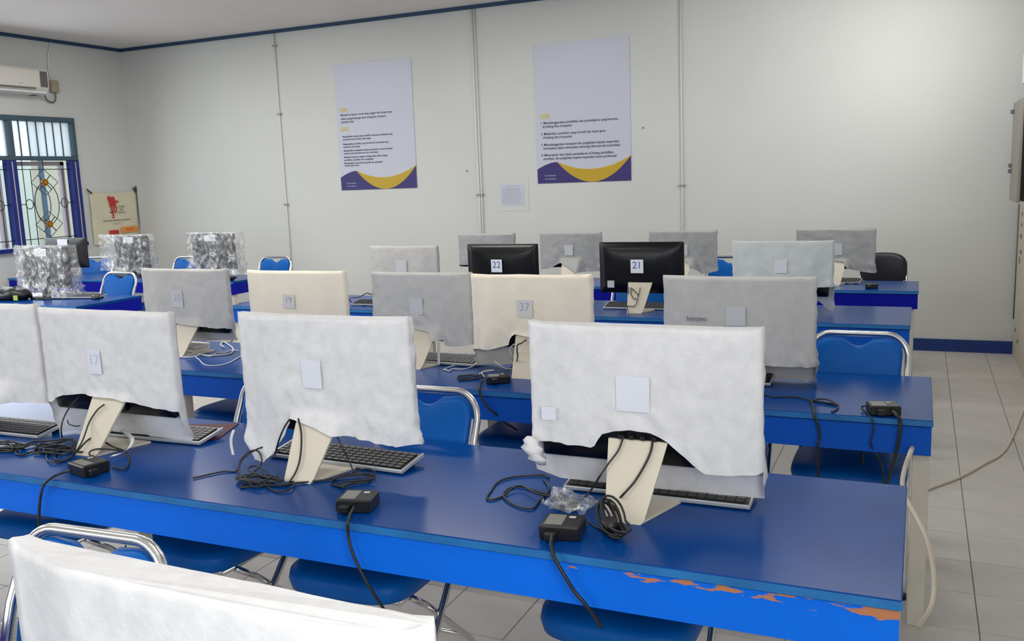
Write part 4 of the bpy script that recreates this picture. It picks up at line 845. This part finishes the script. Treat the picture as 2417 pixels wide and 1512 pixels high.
# ------------------------------------------------------------------ keyboards
kb_n = [0]
def keyboard(x, y, rz, label, single=False, w=.44, d=.125, z=.75, lift=8):
    k = empty('keyboard', (x, y, z), R(rz), label=label, cat='keyboard', group='computer keyboards')
    tl = Matrix.Rotation(R(lift), 4, 'X') if lift else Matrix.Identity(4)
    tl = Matrix.Translation((0, 0, .0 if lift == 0 else .010)) @ tl
    MB().rbox(-w / 2, w / 2, -d / 2, d / 2, 0, .012, .003, tl).build('keyboard_base', M['black'], k)
    MB().rbox(-w / 2 - .001, w / 2 + .001, -d / 2 - .001, -d / 2 + .006, .002, .0135, .002, tl).rbox(-w / 2 - .001, -w / 2 + .004, -d / 2, d / 2, .002, .0135, .001, tl).rbox(w / 2 - .004, w / 2 + .001, -d / 2, d / 2, .002, .0135, .001, tl).build('silver_rim', M['silver'], k)
    if lift: MB().box(-w / 2 + .03, -w / 2 + .06, d / 2 - .02, d / 2 - .01, 0, .018).box(w / 2 - .06, w / 2 - .03, d / 2 - .02, d / 2 - .01, 0, .018).build('flip_feet', M['black'], k)
    cols, rows = 19, 6; kw, kd = (w - .024) / cols, (d - .022) / rows
    joined = MB(); km = MB().rbox(0, kw - .003, 0, kd - .0035, 0, .0045, .001).mesh('key', M['key'])
    for i in range(cols):
        for j in range(rows):
            px, py = -w / 2 + .012 + i * kw, -d / 2 + .012 + j * kd
            if single:
                o = bpy.data.objects.new('key', km); COL.objects.link(o); o.parent = k; o.matrix_local = tl @ Matrix.Translation((px, py, .0118))
            else: joined.box(px, px + kw - .003, py, py + kd - .0035, .0118, .016, tl)
    if not single: tag(joined.build('keys', M['key'], k), kind='stuff')
    return k
keyboard(-1.615, 2.275, -2.5, 'black keyboard with silver rim sticking out right of the middle stand', True, w=.50)
keyboard(-.62, 2.29, 0, 'keyboard with silver edge under the right computer of the nearest whole table', w=.50)
keyboard(-2.42, 2.31, 2, 'keyboard under the lifted cover marked 17', w=.46)
keyboard(-3.05, 2.20, 1, 'keyboard at the left edge of the photo, nearest whole table', w=.46)
keyboard(-2.06, 3.72, -4, 'black keyboard behind the stand on the second table', w=.44)
keyboard(-.75, 3.66, 0, 'keyboard under the right computer of the second table', w=.46)
keyboard(-1.58, 5.56, 0, 'keyboard with silver edge under the computer marked 21', w=.52, lift=10)
keyboard(-3.45, 5.42, 3, 'keyboard at the left of the third table beside loose wires', w=.44)
keyboard(-.60, 7.06, -6, 'keyboard under the rightmost cover of the farthest table', w=.44)
keyboard(-6.35, 5.36, 10, 'keyboard at the right of the plastic-bagged monitor', w=.44, lift=5)

# ------------------------------------------------------------------ power adapters
ADP_LIST = []; CORD_OF = dict(cord13=0, adapt13=0, cord12=1, tangle12c=1, cord11=2, tangle11c=2, cordT2a=3, cordT2b=3, cord23=4)
def adapter(x, y, rz, label, L_=.105, W_=.09, H_=.036, lab=True, z=.75):
    a = empty('power_adapter', (x, y, z), R(rz), label=label, cat='power adapter', group='black power adapters')
    MB().rbox(-L_ / 2, L_ / 2, -W_ / 2, W_ / 2, 0, H_, .004).build('brick', M['black'], a)
    MB().box(-L_ / 2 + .01, L_ / 2 - .045, -W_ / 2 + .012, W_ / 2 - .012, H_ - .0005, H_ + .0006).build('rating_label', M['label_gray'], a)
    MB().rbox(-.032, -.004, -W_ / 2 - .022, -W_ / 2 + .004, .006, .026, .003).build('plug', M['black'], a)
    if lab: MB().rbox(.012, .028, W_ / 2 - .028, W_ / 2 - .018, H_, H_ + .001, .0004).build('spec_mark', M['sheet_gray'], a)
    ADP_LIST.append(a); return a
adapter(-.762, 1.938, 8, 'black power adapter in front of the right computer, its cord over the table edge', .098, .088)
adapter(-1.342, 1.932, 14, 'black power adapter right of the middle stand on the nearest whole table', .095, .085)
adapter(-2.325, 1.928, 76, 'long black power adapter before the stand of the cover marked 17', .085, .10)
adapter(-.097, 3.302, -38 + 52, 'square black power adapter at the right end of the second table', .10, .082, .034)
adapter(-1.612, 3.40, 30, 'black power adapter before the cream cover marked 37', .10, .075, .03)
adapter(-.295, 6.76, 4, 'small black power adapter on the farthest table', .085, .05, .032, False)

# ------------------------------------------------------------------ cables
ADP = []
def cable(key, name, label, r=.0028, matl='cable', cat='cable', group=None, parent=None, extra=()):
    if key in CORD_OF: parent = ADP_LIST[CORD_OF[key]]
    pts = CABLES[key]; mb = MB().tube(smooth_path(pts, 5), r, 6)
    for k in extra: mb.tube(smooth_path(CABLES[k], 5), r, 6)
    o = mb.build(name, M[matl], parent)
    if parent is None: tag(o, label, cat, group)
    else: o.matrix_parent_inverse = (Matrix.Translation(parent.location) @ parent.rotation_euler.to_matrix().to_4x4()).inverted()
    return o
cable('cord13', 'power_cord', 'thick black power cord hanging over the front edge at the chipped paint', .0045)
cable('cord12', 'power_cord', 'thick black power cord hanging over the front edge at mid table', .0045)
cable('cord11', 'power_cord', 'thick black power cord hanging down the left part of the front table', .0042)
cable('stand13a', 'signal_cable', 'black cable from the right stand looping left over the table')
cable('loop13', 'signal_cable', 'wide loose loop of black cable left of the crumpled plastic')
cable('stand13b', 'signal_cable', 'black cable running diagonally down the right stand', .0032)
cable('adapt13', 'adapter_lead', 'short black lead from the right adapter to the coil')
cable('stand12a', 'signal_cable', 'black cable hanging down the face of the middle stand')
cable('stand12b', 'signal_cable', 'black cable dropping left of the middle stand')
cable('tangle12a', 'loose_cable', 'black cable with a tail lying left under the pointed flap', .0026)
cable('tangle12b', 'loose_cable', 'flat tangle of black cable at the foot of the middle stand', .0026)
cable('tangle12c', 'adapter_lead', 'black lead from the middle stand foot to its adapter', .0028)
cable('stand12c', 'signal_cable', 'thin black cable dropping right of the middle stand', .0024)
cable('coil12', 'coiled_cable', 'small coil of black cable above the middle adapter', .003)
cable('stand11a', 'signal_cable', 'black cable hanging left of the stand under the cover marked 17', .0026)
cable('stand11b', 'signal_cable', 'black cable over the face of the stand under the cover marked 17', .0028)
cable('tangle11a', 'loose_cable', 'long tangle of black cable at the left end of the front table', .003)
cable('tangle11b', 'loose_cable', 'black cable arching over the stand below the cover marked 17', .003)
cable('tangle11c', 'adapter_lead', 'short black lead behind the long black adapter', .0028)
cable('tangle11d', 'signal_cable', 'short curl of cable beside the stand under the cover marked 17', .002)
cable('cordT2a', 'power_cord', 'thin black cord falling from the left of the square adapter', .0032)
cable('cordT2b', 'power_cord', 'thick black cord falling from the square adapter on the second table', .0062)
cable('cordT2c', 'loose_cable', 'black cable with a long loop lying on the second table', .003)
cable('cordT2d', 'loose_cable', 'doubled black cable falling over the second table edge', .005)
cable('cordT2e', 'loose_cable', 'black cable hanging behind the second table above the chair seat', .0055)
cable('bundle23', 'loose_cable', 'folded black cable left of the adapter on the second table', .0034)
cable('cord23', 'power_cord', 'black cord falling from the second table onto a chair seat', .005)
cable('stand23', 'signal_cable', 'dark cable down the stand of the cream cover marked 37', .003)
cable('white22', 'loose_cable', 'white cable loop beside the hanging ribbon on the second table', .0028, 'cable_white')
cable('white23', 'loose_cable', 'short white cable over the folded black one', .0026, 'cable_white')
cable('white23b', 'signal_cable', 'white cable curving up the stand of the cream cover marked 37', .0028, 'cable_white')
cable('w20a', 'loose_cable', 'white cable drooping in an arc before the boxes, second table left', .003, 'cable_white')
cable('w20b', 'loose_cable', 'white cable wandering right of the white boxes', .003, 'cable_white')
cable('w20c', 'loose_cable', 'pale cable with a raised loop right of the white boxes', .0045, 'cable_white')
cable('w20d', 'loose_cable', 'short white cable loop in front of the white boxes', .0028, 'cable_white')
cable('creamfall', 'extension_cable', 'cream cable falling beside the right table leg', .0085, 'cable_cream')
cable('creamfloor', 'extension_cable', 'cream cable lying across the floor tiles of the aisle', .008, 'cable_cream')
cable('stand33c', 'signal_cable', 'thin cables looping down the stand of the computer marked 21', .0026, extra=('stand33a', 'stand33b', 'stand33d'))
cable('w31', 'loose_cable', 'stiff grey wire at the left of the third table', .0035)
cable('w31b', 'loose_cable', 'grey wire arching up at the left of the third table', .0035)
# tied coil leaning on the right stand
coil = MB(); tie = (-.655, 2.01)
for k in range(6):
    pts = []
    for t in range(20):
        a = t / 20 * 2 * math.pi; w_ = .012 + .006 * (k % 3); l_ = .085 + .008 * (k % 2)
        u = l_ * math.cos(a); v = w_ * math.sin(a) * (1 + .5 * abs(math.cos(a)))
        pts.append((-.652 + u * -.42 * 1 + v * .9 + .004 * (k - 3), 1.985 + u * .86 * -1 * -1 * .75 + v * .35, .760 + .004 * k + max(0, u) * .42))
    coil.tube(pts, .003, 6, closed=True)
co = coil.build('coiled_cable', M['cable']); tag(co, 'tied coil of black cable leaning against the right stand', 'cable')
MB().cyl((-.656, 1.975, .757), .020, .030, 'z', 12).build('cable_tie', M['cable'], co)
# extra knotted slack of the computer leads
def slack(name, label, cx_, cy_, rx, ry, n, seed, r=.0024):
    rnd = random.Random(seed); pts = []; a = 0
    for k in range(n):
        a += rnd.uniform(.5, 1.5); q = rnd.uniform(.25, 1)
        pts.append((cx_ + rx * q * math.cos(a), cy_ + ry * q * math.sin(a), .7545 + rnd.uniform(0, .014)))
    tag(MB().tube(smooth_path(pts, 5), r, 6).build(name, M['cable']), label, 'cable')
slack('loose_cable', 'dense knot of thin black cable left of the middle stand foot', -1.735, 2.01, .085, .045, 34, 3)
slack('loose_cable', 'dense knot of black cable left of the stand under the cover marked 17', -2.62, 2.05, .13, .045, 30, 5, .003)
slack('loose_cable', 'black cable heap at the far left end of the front table', -2.86, 2.03, .13, .05, 26, 8, .003)
slack('loose_cable', 'black cable knot behind the crumpled plastic at the right stand', -.82, 2.10, .07, .04, 20, 9)
# crumpled strips of plastic by that computer
cr = MB(); vs = []; fs = []
for i in range(13):
    for j in range(9):
        u, v = i / 12, j / 8
        x = -.875 + u * .13 + .02 * noise.noise(Vector((u * 5, v * 5, 1))); y = 2.07 + v * .12 - u * .03 + .02 * noise.noise(Vector((u * 5, v * 5, 7)))
        vs.append((x, y, .757 + .045 * abs(noise.noise(Vector((u * 4.3, v * 4.3, 3)))) + .014 * math.sin(u * 3.1) * math.sin(v * 3.1)))
for i in range(12):
    for j in range(8): a = i * 9 + j; fs.append((a, a + 9, a + 10, a + 1))
tag(cr.add(vs, fs, False).build('crumpled_plastic', M['film']), 'crumpled clear plastic left of the right stand', 'plastic')

# ------------------------------------------------------------------ small things on the tables
def white_box(x, y, z, w, d, h, rz, lab):
    b = empty('white_box', (x, y, z), R(rz), label=lab, cat='box', group='flat white boxes')
    MB().rbox(-w / 2, w / 2, -d / 2, d / 2, 0, h, .002).build('box_body', M['white_plastic'], b); MB().rbox(-w / 2 + .004, w / 2 - .004, -d / 2 - .001, -d / 2, h * .4, h * .55, .0003).build('box_seam', M['gray_dark'], b)
white_box(-3.60, 3.66, .75, .28, .12, .018, -6, 'flat white box under the other, beside the leftmost stand of the second table')
white_box(-3.60, 3.67, .769, .27, .11, .020, -4, 'flat white box on top of the other, second table left')
tag(MB().rbox(-.13, .09, -.10, .10, 0, .003, .001).build('mouse_mat', M['maroon'], None, (-2.30, 2.40, .7503), R(20)), 'dark maroon mouse mat at the back edge of the front table', 'mouse mat')
tag(MB().rbox(-.06, .06, -.09, .09, 0, .012, .003).build('notebook', M['black'], None, (-1.02, 7.02, .75), R(8)), 'black notebook on the farthest table', 'notebook')
# black bag and mouse on the left table
bg = empty('soft_case', (-6.98, 5.20, .75), label='soft black case with a yellow-green tag left of the bagged monitor', cat='bag')
rg = []
for s_, z in ((.8, 0), (1, .02), (1, .06), (.8, .085), (.4, .095)):
    rg.append([Vector((.23 * s_ * math.cos(t * .2618) * (1 + .12 * noise.noise(Vector((t * .7, z * 20, 2)))), .11 * s_ * math.sin(t * .2618), z * (1 + .35 * noise.noise(Vector((t * .5, 3, 1)))))) for t in range(24)])
MB().layers(rg).build('case_body', M['black'], bg); MB().rbox(.20, .25, -.12, -.115, .01, .05, .001).build('tag', M['yellow_green'], bg)
MB().tube(smooth_path([(-.1, -.09, .05), (-.05, -.12, .09), (.02, -.12, .09), (.07, -.09, .05)]), .008, 6).build('handle', M['black'], bg)
tag(MB().rbox(-.05, .05, -.012, .012, 0, .02, .003).build('plug_adapter', M['white_clean'], None, (-7.25, 6.60, .75), R(25)), 'small white plug lying on the farthest left table', 'plug')
mo = MB().layers([[Vector((.03 * s_ * math.cos(t * .3927), .055 * s_ * math.sin(t * .3927), z)) for t in range(16)] for s_, z in ((.9, 0), (1, .01), (.9, .025), (.5, .034))]).build('computer_mouse', M['black'], None, (-6.13, 5.33, .75), R(70)); tag(mo, 'black mouse right of the bagged monitor', 'mouse')
for x, y, lab in ((-7.30, 6.62, 'black cable heap below the bag under the cream banner'), (-5.98, 6.66, 'black cable heap at the right end of the left-block table')):
    hp = MB()
    for k in range(5):
        hp.tube([(x + (.12 + .01 * k) * math.cos(a * .5236), y + (.045 + .006 * k) * math.sin(a * .5236), .756 + .006 * k) for a in range(12)], .006, 6, closed=True)
    tag(hp.build('cable_heap', M['cable']), lab, 'cable', 'cable heaps')
